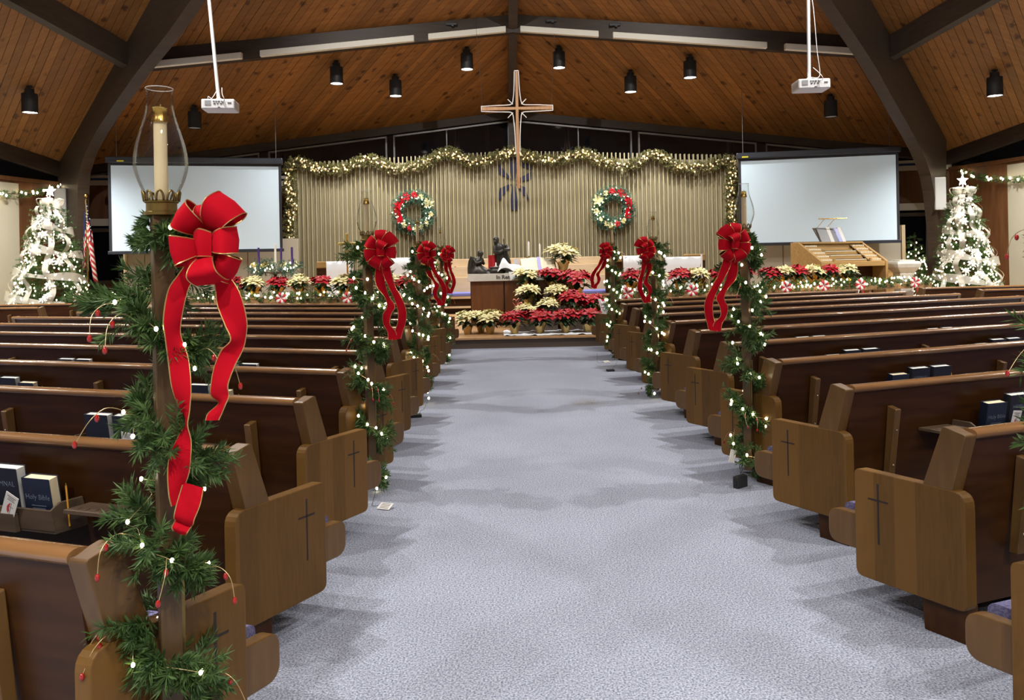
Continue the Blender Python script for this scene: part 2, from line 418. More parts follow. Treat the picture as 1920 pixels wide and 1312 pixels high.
# ---- back wall (V in plan): solid base, sill band, glazing above
def back_y(x, off=0.0): return YC + D_EAVE - VM * abs(x) - off
def vwall(name, x0, x1, z0, z1a, z1b, m, th=0.06, off=0.0, parent=None):
    """wall strip between two x along the V; top height may differ at the ends"""
    y0, y1 = back_y(x0, off), back_y(x1, off)
    A = [(x0, y0, z0), (x0, y0 + th, z0), (x0, y0 + th, z1a), (x0, y0, z1a)]
    B = [(x1, y1, z0), (x1, y1 + th, z0), (x1, y1 + th, z1b), (x1, y1, z1b)]
    return MB().loft([A, B]).build(name, m, parent)
for s, nm in ((-1, 'flag'), (1, 'organ')):
    w = vwall('wall_back', 0, s * 10.6, 0, 1.05, 1.05, M_wallwood); tag(w, kind='structure')
    vwall('panel_board', s * 5.3, s * 10.6, 2.62, 3.42, 3.42, M_wallwood, 0.05, 0.01, w)
    vwall('centre_board', 0, s * 5.3, 1.05, 3.42, 3.42, M_taupe, 0.05, 0.01, w)
    vwall('sill_band', s * 5.3, s * 10.6, 2.45, 2.62, 2.62, M_trimwhite, 0.12, 0.06, w)
    vwall('head_band', s * 5.3, s * 10.6, 3.42, 3.54, 3.54, M_trimwhite, 0.1, 0.05, w)
    vwall('head_band', s * 5.3, s * 10.6, 3.60, 3.67, 3.67, M_trimwhite, 0.1, 0.05, w)
    # clerestory glazing with mullions
    win = tag(vwall('window_1' if s < 0 else 'window_2', 0, s * 10.5, 3.67, 5.25, 3.75, M_glass_dark, 0.02, -0.02), kind='structure')
    zt = lambda x: roof_z(x, D_EAVE - VM * abs(x)) - 0.17
    for x in (2.35, 3.1, 5.75, 6.0, 8.4, 8.6):
        pass
    for (xa, xb) in ((0.1, 3.1), (3.3, 6.15), (6.4, 10.4)):
        xa *= s; xb *= s
        A = [(xa, back_y(xa, 0.05), zt(xa) - 0.045), (xa, back_y(xa, 0.0), zt(xa) - 0.045), (xa, back_y(xa, 0.0), zt(xa)), (xa, back_y(xa, 0.05), zt(xa))]
        B = [(xb, back_y(xb, 0.05), zt(xb) - 0.045), (xb, back_y(xb, 0.0), zt(xb) - 0.045), (xb, back_y(xb, 0.0), zt(xb)), (xb, back_y(xb, 0.05), zt(xb))]
        MB().loft([A, B]).build('head_frame', M_metal, win)
        for x in (xa, xb):
            MB().bbox((x - 0.022, back_y(x, 0.06), 3.67), (x + 0.022, back_y(x, 0.0), zt(x))).build('mullion', M_metal, win)
    MB().bbox((s * 1.75 - .012, back_y(1.75, .04), 3.67), (s * 1.75 + .012, back_y(1.75), zt(1.75))).build('mullion', M_metal, win)
    # dark view window below the panelling
    win2 = tag(vwall('window_3' if s < 0 else 'window_4', s * 7.6, s * 10.5, 1.05, 2.45, 2.45, M_glass_dark, 0.02, -0.01), kind='structure')
    for x in (7.62, 10.35):
        MB().bbox((s * x - 0.07, back_y(x, 0.08), 1.05), (s * x + 0.07, back_y(x, 0.0), 2.45)).build('frame_post', M_beam, win2)
    for z in (1.05, 2.3):
        vwall('frame_rail', s * 7.6, s * 10.4, z, z + 0.09, z + 0.09, M_beam, 0.08, 0.06, win2)
    vwall('taupe_board', s * 5.0, s * 7.6, 1.05, 2.45, 2.45, M_taupe, 0.05, 0.01, w)
# taupe low screen walls standing below the projection screens, with a darker edge strip
for s, nm in ((-1, 'wall_chancel_left'), (1, 'wall_chancel_right')):
    A = []
    xa, xb = s * 5.2, s * 8.85
    ya, yb = 18.45, 17.6
    R1 = [(xa, ya, 0.18), (xa, ya + .1, 0.18), (xa, ya + .1, 2.05), (xa, ya, 2.05)]
    R2 = [(xb, yb, 0.18), (xb, yb + .1, 0.18), (xb, yb + .1, 2.05), (xb, yb, 2.05)]
    o = tag(MB().loft([R1, R2]).build(nm, M_taupe), kind='structure')
    MB().bbox((xb - .04, yb - .03, .18), (xb + .04, yb + .12, 2.06)).build('end_strip', mat('tan_edge_strip', (0.42, 0.33, 0.19), 0.5), o)
    for t in (0.3, 0.62):
        x = xa + (xb - xa) * t; y = ya + (yb - ya) * t
        MB().bbox((x - .006, y - .006, .18), (x + .006, y + .01, 2.05)).build('joint', M_riser, o)

# ---- side walls
def side_x(y, off=0.0): return D_EAVE - VM * abs(y - YC) - off
for s, nm in ((-1, 'left'), (1, 'right')):
    def strip(name, y0, y1, z0, z1, m, th=0.06, off=0.0, parent=None):
        A = [(s * side_x(y0, off), y0, z0), (s * (side_x(y0, off) + th), y0, z0), (s * (side_x(y0, off) + th), y0, z1), (s * side_x(y0, off), y0, z1)]
        B = [(s * side_x(y1, off), y1, z0), (s * (side_x(y1, off) + th), y1, z0), (s * (side_x(y1, off) + th), y1, z1), (s * side_x(y1, off), y1, z1)]
        return MB().loft([A, B]).build(name, m, parent)
    w = tag(strip('wall_' + nm, YC, 18.7, 0, 3.4, M_wallwood), kind='structure')
    strip('cream_panel', YC, 17.0 if s < 0 else 16.95, 0, 3.32, M_cream, 0.05, 0.03, w)
    strip('rear_panel', -2.5, YC, 0, 3.4, M_cream, 0.06, 0.0, w)
    g = tag(strip('window_5' if s < 0 else 'window_6', YC, 18.55, 3.4, 3.95, M_glass_dark, 0.02, -0.02), kind='structure')
    strip('cap_rail', YC, 18.6, 3.38, 3.46, M_wallwood, 0.12, 0.05, g)
    # rear gable glazing and low wall closing the nave behind the viewer
w = MB()
for s in (-1, 1):
    A = [(0, YC - D_EAVE, 0), (0, YC - D_EAVE - .1, 0), (0, YC - D_EAVE - .1, 5.5), (0, YC - D_EAVE, 5.5)]
    x = s * A_EAVE; y = YC - A_EAVE
    B = [(x, y, 0), (x, y - .1, 0), (x, y - .1, 3.9), (x, y, 3.9)]
    w.loft([A, B])
tag(w.build('wall_rear', M_cream), kind='structure')
# ================================================================== CAN LIGHTS (lamps of the room, with added ones at the apex)
M_black = mat('matt_black_metal', (0.012, 0.012, 0.013), 0.55)
M_lamp = emit_mat('lamp_disc', (1.0, 0.93, 0.82), 14.0)
M_lampdim = emit_mat('unlit_lens_glow', (0.25, 0.24, 0.22), 0.35)  # lens of the switched-off cans is given a faint glow of its own
can_me = {}
mb = MB(); mb.lathe([(0.055, 0.0), (0.055, -0.02), (0.02, -0.02), (0.02, -0.07)], 16); can_me['stem'] = mb.mesh('stem', M_black, True, angle=40)
mb = MB(); mb.lathe([(0.085, -0.06), (0.085, -0.14), (0.142, -0.15), (0.145, -0.52), (0.135, -0.52), (0.13, -0.47)], 24); can_me['housing'] = mb.mesh('housing', M_black, True, angle=40)
mb = MB(); mb.lathe([(0.0, -0.505), (0.132, -0.505)], 24); can_me['lens'] = mb.mesh('lens', M_lamp); 
mb = MB(); mb.lathe([(0.0, -0.505), (0.132, -0.505)], 24); can_me['lens_dim'] = mb.mesh('lens', M_lampdim)
def can_light(x, y, label, lit=True, watts=None, spot=2.35, aim=None):
    t = thing('can_light', label, 'light', (x, y, roof_z(x, y - YC)), 0, 'black can lights under the pine ceiling')
    for p in ('stem', 'housing'): inst(p, can_me[p], t)
    inst('lens', can_me['lens' if lit else 'lens_dim'], t)
    if lit:
        l = bpy.data.lights.new('can_lamp', 'SPOT'); l.energy = (watts or CAN_WATTS); l.color = CAN_COLOR
        l.spot_size = spot; l.spot_blend = 0.75; l.shadow_soft_size = 0.07
        lo = bpy.data.objects.new('can_lamp', l); COL.objects.link(lo); lo.parent = t; lo.location = (0, 0, -0.53)
        if aim: lo.rotation_euler = (Vector(aim) - (Vector(t.location) + Vector((0, 0, -.53)))).to_track_quat('-Z', 'Y').to_euler()
    return t
cans = [(1.07, 17.95, 'closest to the ridge beam'), (2.77, 18.22, 'second out from the ridge beam'), (3.95, 17.28, 'third out from the ridge beam')]
for s, nm in ((-1, 'flag side'), (1, 'organ side')):
    for x, y, w in cans:
        can_light(s * x, y, 'lit black can light over the chancel, %s, %s' % (w, nm), watts=520)
    can_light(s * 7.2, 17.5, 'unlit black can light above the projection screen, %s' % nm, lit=False)
    can_light(s * 9.52, 15.25, 'lit black can light over the outer pews and Christmas tree, %s' % nm)
    for lx, yl in ((9.2, 3.95), (10.1, 2.77), (9.85, 1.07), (9.85, -1.07), (9.2, -3.95), (9.5, -7.2)):
        can_light(s * lx, YC + yl, 'lit black can light over the nave, %s' % nm)
for lx, yl in ((1.07, -9.85), (3.95, -9.2), (7.2, -9.4)):
    for s in (-1, 1):
        can_light(s * lx, YC + yl, 'lit black can light over the rear of the nave', watts=950)

for lx, yl, w, sp, aim in ((4.7, -2.4, 1400, 1.9, None), (4.3, -5.4, 850, 1.9, None), (5.0, 1.4, 1850, 1.9, None), (2.2, 2.6, 1500, 1.35, (1.6, 17.5, 1.6)), (4.0, -.6, 1150, 1.25, (5.4, 17.0, 2.0))):      # unseen cans added at the apex to light the aisle; four aim at chancel
    for s in (-1, 1):
        can_light(s * lx, YC + yl, 'lit black can light added out of view high around the roof apex', watts=w, spot=sp, aim=(s * aim[0], aim[1], aim[2]) if aim else None)
# ================================================================== PEWS
M_pewdark = varied('dark_walnut_pew', (0.026, 0.0088, 0.0018), (0.045, 0.016, 0.0036), 2.5, 0.36, 5, (1.2, 9, 9), spec=0.2, rand=0.12)
M_pewend = laminated_mat('pew_end_wood', (0.076, 0.035, 0.0065), (0.136, 0.066, 0.0135), 0.085, 1, 0.46)
M_pewpost = varied('pew_post_wood', (0.08, 0.038, 0.009), (0.118, 0.059, 0.0155), 3, 0.35, 4, (8, 8, 1.2), spec=0.45)
M_pewrail = varied('polished_pew_rail', (0.15, 0.068, 0.022), (0.215, 0.105, 0.038), 2.5, 0.2, 4, (1, 8, 8), spec=0.6, coat=0.3)
M_cushion = varied('purple_blue_seat_fabric', (0.075, 0.07, 0.16), (0.19, 0.18, 0.30), 160, 0.9, 2, spec=0.15)
M_inlay = mat('dark_cross_inlay', (0.012, 0.006, 0.004), 0.6)
M_rack = varied('book_rack_wood', (0.055, 0.035, 0.02), (0.085, 0.055, 0.032), 3, 0.5, 4, (1, 8, 8))
M_screw = mat('steel_screw', (0.35, 0.3, 0.24), 0.35, metal=0.9)
M_navy = mat('navy_book_cloth', (0.006, 0.012, 0.032), 0.5)
M_blackbook = mat('black_book_cloth', (0.007, 0.009, 0.016), 0.45)
M_pages = mat('white_page_edges', (0.62, 0.62, 0.58), 0.8)
M_cream_pages = mat('cream_page_edges', (0.68, 0.58, 0.38), 0.8)
M_letter = mat('silver_blue_lettering', (0.10, 0.12, 0.16), 0.4)
M_paper = mat('white_paper_card', (0.62, 0.60, 0.56), 0.7)
M_print = mat('grey_print', (0.16, 0.15, 0.14), 0.7)
M_flame = mat('red_flame_print', (0.42, 0.03, 0.03), 0.6)
M_pencil = mat('yellow_pencil_paint', (0.55, 0.26, 0.03), 0.4)

TH, THR, AISLE, PITCH = 0.5635, 0.3247, 1.116, 1.0043
Y0 = {1: 3.2585, -1: 2.2407}
LP, HP, HB = 0.4555, 0.580, 0.129
BE, BN = sin(TH - THR), cos(TH - THR)
def sk(u, l, z, side):                       # skewed pew coordinates -> local (x along the pew, y)
    return Vector((l + u * BE, -side * u * BN, z))
def pew_world(side, i, u, l, z):
    o = Vector((side * AISLE, Y0[side] + i * PITCH, 0)); b = Vector((side * sin(TH), -cos(TH), 0)); e = Vector((side * cos(THR), sin(THR), 0))
    return o + b * u + e * l + Vector((0, 0, z))
def rounded(poly_spec, n=5):
    """poly_spec: [(x,z,r)...] counter-clockwise -> rounded outline"""
    out = []; k = len(poly_spec)
    for i in range(k):
        x, z, r = poly_spec[i]; P = Vector((x, z)); A = Vector(poly_spec[i - 1][:2]); B = Vector(poly_spec[(i + 1) % k][:2])
        if r <= 0: out.append((x, z)); continue
        da = (A - P).normalized(); db = (B - P).normalized(); ang = da.angle(db); t = r / math.tan(ang / 2)
        a, b = P + da * t, P + db * t
        for j in range(n + 1):
            s = j / n; q = a * (1 - s) ** 2 + P * 2 * s * (1 - s) + b * s * s; out.append((q.x, q.y))
    return out
def extr(outline, l0, l1, side, skewn=None):
    """outline in (u,z), extruded along l"""
    A = [sk(u, l0, z, side) for u, z in outline]; B = [sk(u, l1, z, side) for u, z in outline]
    return A, B
PEW = {}
for side in (1, -1):
    d = {}
    ol = rounded([(0, HB, .035), (LP, HB, .035), (LP, HP, .055), (0, HP, .025)])
    A, B = extr(ol, 0, 0.05, side); d['end_panel'] = MB().prism(A, B).mesh('end_panel', M_pewend, bevel=0.004, seg=2)
    mb = MB(); e = 0.0008
    for (u0, u1, z0, z1) in ((.1015, .1095, .285, .535), (.062, .1495, .4615, .469)):
        A, B = extr([(u0, z0), (u1, z0), (u1, z1), (u0, z1)], -e, 0.012, side); mb.prism(A, B)
    d['cross_inlay'] = mb.mesh('cross_inlay', M_inlay)
    ol = rounded([(.285, HP - .02, 0), (.40, HP - .02, 0), (.4595, .797, .012), (.372, .820, .012)])
    A, B = extr(ol, 0.003, 0.062, side); d['end_post'] = MB().prism(A, B).mesh('end_post', M_pewpost, bevel=0.003)
    ol = [(.275, 0.0), (.44, 0.0), (.44, HB + .02), (.265, HB + .02)]
    A, B = extr(ol, 0.02, 0.075, side); d['foot'] = MB().prism(A, B).mesh('foot', M_pewdark, bevel=0.003)
    ol = rounded([(-.155, .225, .055), (.06, .225, 0), (.06, .375, 0), (-.155, .375, .05)], 6)
    A, B = extr(ol, 0.03, 0.075, side); d['seat_end'] = MB().prism(A, B).mesh('seat_end', M_pewpost, bevel=0.005)
    ol = [(.398, .30), (.432, .30), (.478, .675), (.43, .690)]
    A, B = extr(ol, 0.0, 0.036, side); d['bracket'] = MB().prism(A, B).mesh('bracket', M_pewpost, bevel=0.004)
    for q, z in enumerate((.38, .565)): d['screw%d' % q] = MB().sphere(sk(.432 + (z - .3) * .123, .018, z, side), .006, 8, 4).mesh('screw', M_screw, True)
    # book rack (0.62 long) with card pocket and cup rail
    mb = MB()
    for ol in ([(.40, .40), (.53, .40), (.53, .412), (.40, .412)], [(.522, .41), (.534, .41), (.545, .495), (.533, .495)]):
        A, B = extr(ol, 0, .64, side); mb.prism(A, B)
    for l in (0, .63):
        A, B = extr([(.40, .41), (.533, .41), (.545, .495), (.51, .52), (.42, .52)], l, l + .012, side); mb.prism(A, B)
    d['book_rack'] = mb.mesh('book_rack', M_rack, bevel=0.0015, seg=1)
    A, B = extr([(.536, .40), (.556, .40), (.566, .475), (.546, .475)], .17, .265, side); d['card_pocket'] = MB().prism(A, B).mesh('card_pocket', M_rack, bevel=0.002)
    mb = MB()
    A, B = extr([(.42, .485), (.53, .485), (.53, .50), (.42, .50)], 0, .20, side); mb.prism(A, B)
    for k in range(4):
        c = sk(.50, .035 + k * .044, .5005, side); mb.lathe([(0.0, 0.0), (.014, 0.0), (.014, .002)], 12, c)
    d['cup_holder'] = mb.mesh('cup_holder', M_rack, bevel=0.0015, seg=1)
    PEW[side] = d
def pew(side, i, L, label, racks=(), end_only=False):
    d = PEW[side]
    t = thing('church_pew', label, 'pew', (side * AISLE, Y0[side] + i * PITCH, 0), THR if side > 0 else pi - THR, 'dark wooden pews')
    ep = inst('end_panel', d['end_panel'], t); inst('cross_inlay', d['cross_inlay'], ep)
    for p in ('end_post', 'foot', 'seat_end'): inst(p, d[p], t)
    A, B = extr([(.33, .10), (.355, .10), (.442, .79), (.415, .79)], .06, L, side); MB().prism(A, B).build('back', M_pewdark, t)
    ring = [(.425 + .034 * cos(a) + .01 * sin(a), .793 + .023 * sin(a) - .004 * cos(a)) for a in [2 * pi * k / 14 for k in range(14)]]
    A, B = extr(ring, .06, L, side); MB().prism(A, B).build('top_rail', M_pewrail, t, True, angle=40)
    A, B = extr(rounded([(-.15, .24, .05), (.34, .24, 0), (.34, .35, 0), (-.15, .35, .04)]), .07, L, side); MB().prism(A, B).build('seat', M_pewdark, t)
    A, B = extr(rounded([(-.135, .345, .01), (.34, .345, 0), (.34, .395, .01), (-.135, .395, .03)]), .10, L - .05, side); MB().prism(A, B).build('cushion', M_cushion, t)
    A, B = extr([(-.02, 0), (.0, 0), (.0, .24), (-.02, .24)], .4, L - .3, side); MB().prism(A, B).build('kick_board', M_pewdark, t)
    # far end: simple post and panel
    o = inst('end_post', d['end_post'], t, loc=(L - .06, 0, 0))
    inst('end_panel', d['end_panel'], t, loc=(L - .05, 0, 0))
    for l in (.30, 1.95, 3.60):
        if l < L:
            br = inst('bracket', d['bracket'], t, loc=(l, 0, 0)); inst('screw', d['screw0'], br); inst('screw', d['screw1'], br)
    inst('foot', d['foot'], t, loc=(L - .1, 0, 0)); inst('foot', d['foot'], t, loc=(L / 2, 0, 0))
    for l, cup in racks:
        rk = inst('book_rack', d['book_rack'], t, loc=(l, 0, .055)); inst('card_pocket', d['card_pocket'], rk)
        if cup: inst('cup_holder', d['cup_holder'], t, loc=(l - .24, 0, .055))
    return t
ordn = ['first', 'second', 'third', 'fourth', 'fifth', 'sixth', 'seventh', 'eighth', 'ninth', 'tenth', 'eleventh', 'twelfth']
PEWS = {}
for i in range(-1, 10):
    L = min(4.75 + .4 * (9 - i), 7.2)
    rk = [(.76, True), (2.40, False)] if i <= 5 else []
    PEWS[(1, i)] = pew(1, i, L, 'long dark wooden pew on the organ side, %s from the chancel step' % ordn[9 - i], rk)
for i in range(0, 11):
    L = min(4.8 + .45 * (10 - i), 6.6)
    rk = [(.76, True), (2.40, False)] if i <= 6 else []
    PEWS[(-1, i)] = pew(-1, i, L, 'long dark wooden pew on the flag side, %s from the chancel step' % ordn[10 - i], rk)

# outer blocks of pews beyond the side aisles
def outer_pew(side, x, y, L, ang, label):
    d = PEW[side]
    t = thing('church_pew', label, 'pew', (x, y, 0), ang if side > 0 else pi - ang, 'dark wooden pews')
    ep = inst('end_panel', d['end_panel'], t); inst('cross_inlay', d['cross_inlay'], ep)
    for p in ('end_post', 'foot', 'seat_end'): inst(p, d[p], t)
    A, B = extr([(.33, .10), (.355, .10), (.442, .79), (.415, .79)], .06, L, side); MB().prism(A, B).build('back', M_pewdark, t)
    ring = [(.425 + .034 * cos(a), .793 + .023 * sin(a)) for a in [2 * pi * k / 10 for k in range(10)]]
    A, B = extr(ring, .06, L, side); MB().prism(A, B).build('top_rail', M_pewrail, t, True, angle=40)
    A, B = extr([(-.15, .24), (.34, .24), (.34, .35), (-.15, .35)], .07, L, side); MB().prism(A, B).build('seat', M_pewdark, t)
    A, B = extr([(-.135, .345), (.34, .345), (.34, .395), (-.135, .395)], .10, L - .05, side); MB().prism(A, B).build('cushion', M_cushion, t)
    inst('end_panel', d['end_panel'], t, loc=(L - .05, 0, 0)); inst('foot', d['foot'], t, loc=(L - .1, 0, 0))
    br = inst('bracket', d['bracket'], t, loc=(.55, 0, 0)); inst('screw', d['screw0'], br); inst('screw', d['screw1'], br)
for k, (x, y) in enumerate([(6.95, 14.05), (7.42, 13.12), (7.88, 12.2)]):
    outer_pew(1, x, y, 3.0, .10, 'short dark outer pew across the side aisle from the organ, %s from the tree' % ordn[k])
for k, (x, y) in enumerate([(-7.6, 14.75), (-8.1, 13.75), (-8.55, 12.8)]):
    outer_pew(-1, x, y, 2.9, .10, 'short dark outer pew across the side aisle below the flag, %s from the tree' % ordn[k])
# ================================================================== GREENERY, BULBS, POINSETTIAS
import numpy as np
M_pine = varied('pine_needle_green', (0.024, 0.062, 0.014), (0.075, 0.135, 0.035), 25, 0.55, 2, spec=0.3)
M_pinegold = varied('gold_tinged_needles', (0.07, 0.085, 0.03), (0.20, 0.17, 0.06), 25, 0.5, 2, spec=0.3)
M_pineblue = varied('blue_green_needles', (0.03, 0.085, 0.055), (0.09, 0.19, 0.13), 25, 0.55, 2, spec=0.3)
M_stemwood = mat('brown_twig', (0.06, 0.035, 0.018), 0.8)
M_bulb = emit_mat('warm_white_bulb', (1.0, 0.85, 0.55), 22.0)
M_bulbtree = emit_mat('tree_bulb', (1.0, 0.86, 0.58), 13.0)
M_bulbgold = emit_mat('golden_bulb', (1.0, 0.74, 0.33), 3.2)
M_wire = mat('green_light_wire', (0.02, 0.04, 0.015), 0.5)
M_copper = mat('copper_light_wire', (0.55, 0.42, 0.22), 0.3, metal=0.7)
M_red = mat('red_poinsettia_bract', (0.42, 0.008, 0.018), 0.5, spec=0.3)
M_creamb = mat('cream_poinsettia_bract', (0.72, 0.66, 0.34), 0.5, spec=0.3)
M_leaf = varied('dark_green_leaf', (0.012, 0.035, 0.012), (0.03, 0.075, 0.022), 12, 0.4, 2, spec=0.4)
M_foil = mat('gold_foil', (0.62, 0.36, 0.07), 0.28, metal=0.85)
M_foil2 = mat('tan_gold_foil', (0.55, 0.38, 0.14), 0.35, metal=0.6)
M_soil = mat('potting_soil', (0.02, 0.014, 0.01), 0.95)
M_yel = mat('yellow_flower_centre', (0.55, 0.42, 0.03), 0.5)

class Needles:
    def __init__(s, seed=1): s.r = np.random.default_rng(seed); s.P = []
    def sprigs(s, C, Dr, slen, n, nl, w, spread=0.8):
        r = s.r; C = np.asarray(C, float); Dr = np.asarray(Dr, float); Dr = Dr / np.linalg.norm(Dr, axis=1)[:, None]
        k = len(C)
        t = r.uniform(0.05, 1.0, (k, n)); sl = slen * r.uniform(0.7, 1.2, k)
        base = C[:, None, :] + Dr[:, None, :] * (t * sl[:, None])[:, :, None]
        rad = r.normal(size=(k, n, 3)); rad -= (rad * Dr[:, None, :]).sum(2, keepdims=True) * Dr[:, None, :]
        rad /= np.linalg.norm(rad, axis=2, keepdims=True)
        d = Dr[:, None, :] * r.uniform(0.45, 0.95, (k, n, 1)) + rad * spread; d /= np.linalg.norm(d, axis=2, keepdims=True)
        L = nl * r.uniform(0.7, 1.15, (k, n, 1))
        sd = np.cross(d, r.normal(size=(k, n, 3))); sd /= np.linalg.norm(sd, axis=2, keepdims=True)
        q = np.stack([base, base + d * L * 0.5 + sd * w, base + d * L, base + d * L * 0.5 - sd * w], axis=2)
        s.P.append(q.reshape(-1, 4, 3))
        return s
    def stems(s, C, Dr, slen, w):
        r = s.r; C = np.asarray(C, float); Dr = np.asarray(Dr, float); Dr = Dr / np.linalg.norm(Dr, axis=1)[:, None]
        sd = np.cross(Dr, r.normal(size=Dr.shape)); sd /= np.linalg.norm(sd, axis=1)[:, None]
        q = np.stack([C - sd * w, C + sd * w, C + Dr * slen + sd * w * .4, C + Dr * slen - sd * w * .4], axis=1)
        s.P.append(q); return s
    def mesh(s, name, m):
        Q = np.concatenate(s.P); n = len(Q)
        me = bpy.data.meshes.new(name); me.vertices.add(n * 4); me.vertices.foreach_set('co', Q.reshape(-1))
        me.loops.add(n * 4); me.loops.foreach_set('vertex_index', np.arange(n * 4, dtype=np.int32))
        me.polygons.add(n); me.polygons.foreach_set('loop_start', np.arange(0, n * 4, 4, dtype=np.int32))
        me.polygons.foreach_set('loop_total', np.full(n, 4, np.int32))
        me.materials.append(m); me.update(calc_edges=True)
        return me
def rand_dirs(r, n, bias=(0, 0, 0), k=0.5):
    d = r.normal(size=(n, 3)); d /= np.linalg.norm(d, axis=1)[:, None]
    d = d + np.asarray(bias) * k
    return d / np.linalg.norm(d, axis=1)[:, None]
def along(path, n, r):
    """n random points on a polyline, with tangents"""
    P = np.array([tuple(p) for p in path]); seg = np.linalg.norm(np.diff(P, axis=0), axis=1); L = np.concatenate([[0], np.cumsum(seg)])
    t = r.uniform(0, L[-1], n) if isinstance(n, int) else np.asarray(n) * L[-1]
    i = np.clip(np.searchsorted(L, t, 'right') - 1, 0, len(seg) - 1)
    u = ((t - L[i]) / seg[i])[:, None]
    return P[i] * (1 - u) + P[i + 1] * u, (P[i + 1] - P[i]) / seg[i][:, None], t / L[-1]
def path_len(path): return sum((Vector(path[i + 1]) - Vector(path[i])).length for i in range(len(path) - 1))
bulb_me = {}
def bulb_mesh(r, m):
    k = (round(r, 4), m.name)
    if k not in bulb_me: bulb_me[k] = MB().sphere((0, 0, 0), r, 8 if r > .006 else 12, 5 if r > .006 else 8, (1, 1, 1.35)).mesh('bulb', m, True)
    return bulb_me[k]
def swag_greens(path, radius, sprig_per_m, nn, nl, w, seed, m, slen=0.08):
    r = np.random.default_rng(seed); n = int(path_len(path) * sprig_per_m)
    C, T, _ = along(path, n, r); D = rand_dirs(r, n); D -= (D * T).sum(1)[:, None] * T * 0.5
    D /= np.linalg.norm(D, axis=1)[:, None]
    N = Needles(seed); N.sprigs(C + D * radius * 0.15, D, radius, nn, nl, w)
    return N.mesh('greens', m)
def swag_bulbs(parent, path, radius, n, rb, m, seed, zoff=0.0):
    r = np.random.default_rng(seed); C, T, _ = along(path, n, r); D = rand_dirs(r, n, (0, -1, 0), 0.9)
    me = bulb_mesh(rb, m)
    for c, d in zip(C, D): inst('bulb', me, parent, loc=Vector(c + d * radius) + Vector((0, 0, zoff)))

# ---- poinsettia
def bract(mb, c, az, tilt, L, W, droop=0.25):
    ca, sa = cos(az), sin(az)
    def pt(t, s):
        x = L * t; z = L * (tilt * t - droop * t * t) - abs(s) * W * 0.25
        return (c[0] + ca * x - sa * s * W, c[1] + sa * x + ca * s * W, c[2] + z)
    prof = [(0.02, .15), (0.3, .75), (0.55, 1.0), (0.78, .6)]
    V = [];
    for t, s in prof: V += [pt(t, -s), pt(t, 0), pt(t, s)]
    V.append(pt(1.0, 0)); F = []
    for i in range(3):
        a = i * 3; F += [(a, a + 1, a + 4, a + 3), (a + 1, a + 2, a + 5, a + 4)]
    F += [(9, 10, 12), (10, 11, 12)]
    mb.add(V, F)
def flower_mesh(m, seed, L=0.15):
    rr = random.Random(seed); mb = MB()
    for j in range(7): bract(mb, (0, 0, 0), j * 2 * pi / 7 + rr.uniform(-.15, .15), rr.uniform(.15, .4), L * rr.uniform(.85, 1.12), L * .24, rr.uniform(.3, .5))
    for j in range(6): bract(mb, (0, 0, .008), j * 2 * pi / 6 + .4 + rr.uniform(-.2, .2), rr.uniform(.5, .75), L * rr.uniform(.6, .8), L * .2, .3)
    for j in range(4): bract(mb, (0, 0, .014), j * pi / 2 + .2, .9, L * .4, L * .13, .3)
    mb.cur = 1
    for j in range(5): mb.sphere((.012 * cos(j * 1.26), .012 * sin(j * 1.26), .022), .006, 5, 3)
    return mb.mesh('flower_head', [m, M_yel], True)
FLOWER = {('red', k): flower_mesh(M_red, k) for k in range(3)}
FLOWER.update({('cream', k): flower_mesh(M_creamb, 10 + k) for k in range(3)})
def leaves_mesh(seed, h=.26, R=.2):
    rr = random.Random(seed); mb = MB()
    for j in range(30):
        az = rr.uniform(0, 2 * pi); z = rr.uniform(.17, h + .06); q = rr.uniform(.02, .09)
        bract(mb, (q * cos(az), q * sin(az), z), az, rr.uniform(.0, .5), rr.uniform(.13, R), .042, rr.uniform(.4, .8))
    for j in range(7):
        az = j * .9; mb.tube([(0.02 * cos(az), .02 * sin(az), .12), (.06 * cos(az), .06 * sin(az), .24), (.1 * cos(az), .1 * sin(az), h + .07)], .004, 4)
    return mb.mesh('leaves', M_leaf)
LEAVES = [leaves_mesh(k) for k in range(3)]
def pot_mesh(m, wings):
    mb = MB(); n = 20
    rings = []
    for r, z, wob in ((.062, 0, 0), (.068, .05, .004), (.078, .11, .008), (.09, .14, .012)):
        rings.append([((r + wob * cos(5 * a)) * cos(a), (r + wob * cos(5 * a)) * sin(a), z + wob * 1.5 * sin(5 * a)) for a in [2 * pi * j / n for j in range(n)]])
    mb.loft(rings, caps=False)
    for j in range(wings):     # upright pointed foil flaps around the rim
        az = 2 * pi * j / wings + .3
        b = [(.085, -.42), (.085, .42), (.14, .3), (.165, 0), (.14, -.3)]
        zz = [.13, .13, .185, .235, .185]
        V = [(q * cos(az + t), q * sin(az + t), z) for (q, t), z in zip(b, zz)]
        mb.add(V + [(.105 * cos(az), .105 * sin(az), .18)], [(0, 1, 5), (1, 2, 5), (2, 3, 5), (3, 4, 5), (4, 0, 5)])
    mb.cur = 1; mb.lathe([(0.0, .12), (.076, .12)], 12)
    mb.cur = 0; mb.lathe([(0.0, .001), (.062, .001)], n)
    return mb.mesh('pot_wrap', [m, M_soil], True, angle=50)
POT = {'foil': pot_mesh(M_foil, 5), 'tan': pot_mesh(M_foil2, 3)}
_pk = random.Random(77)
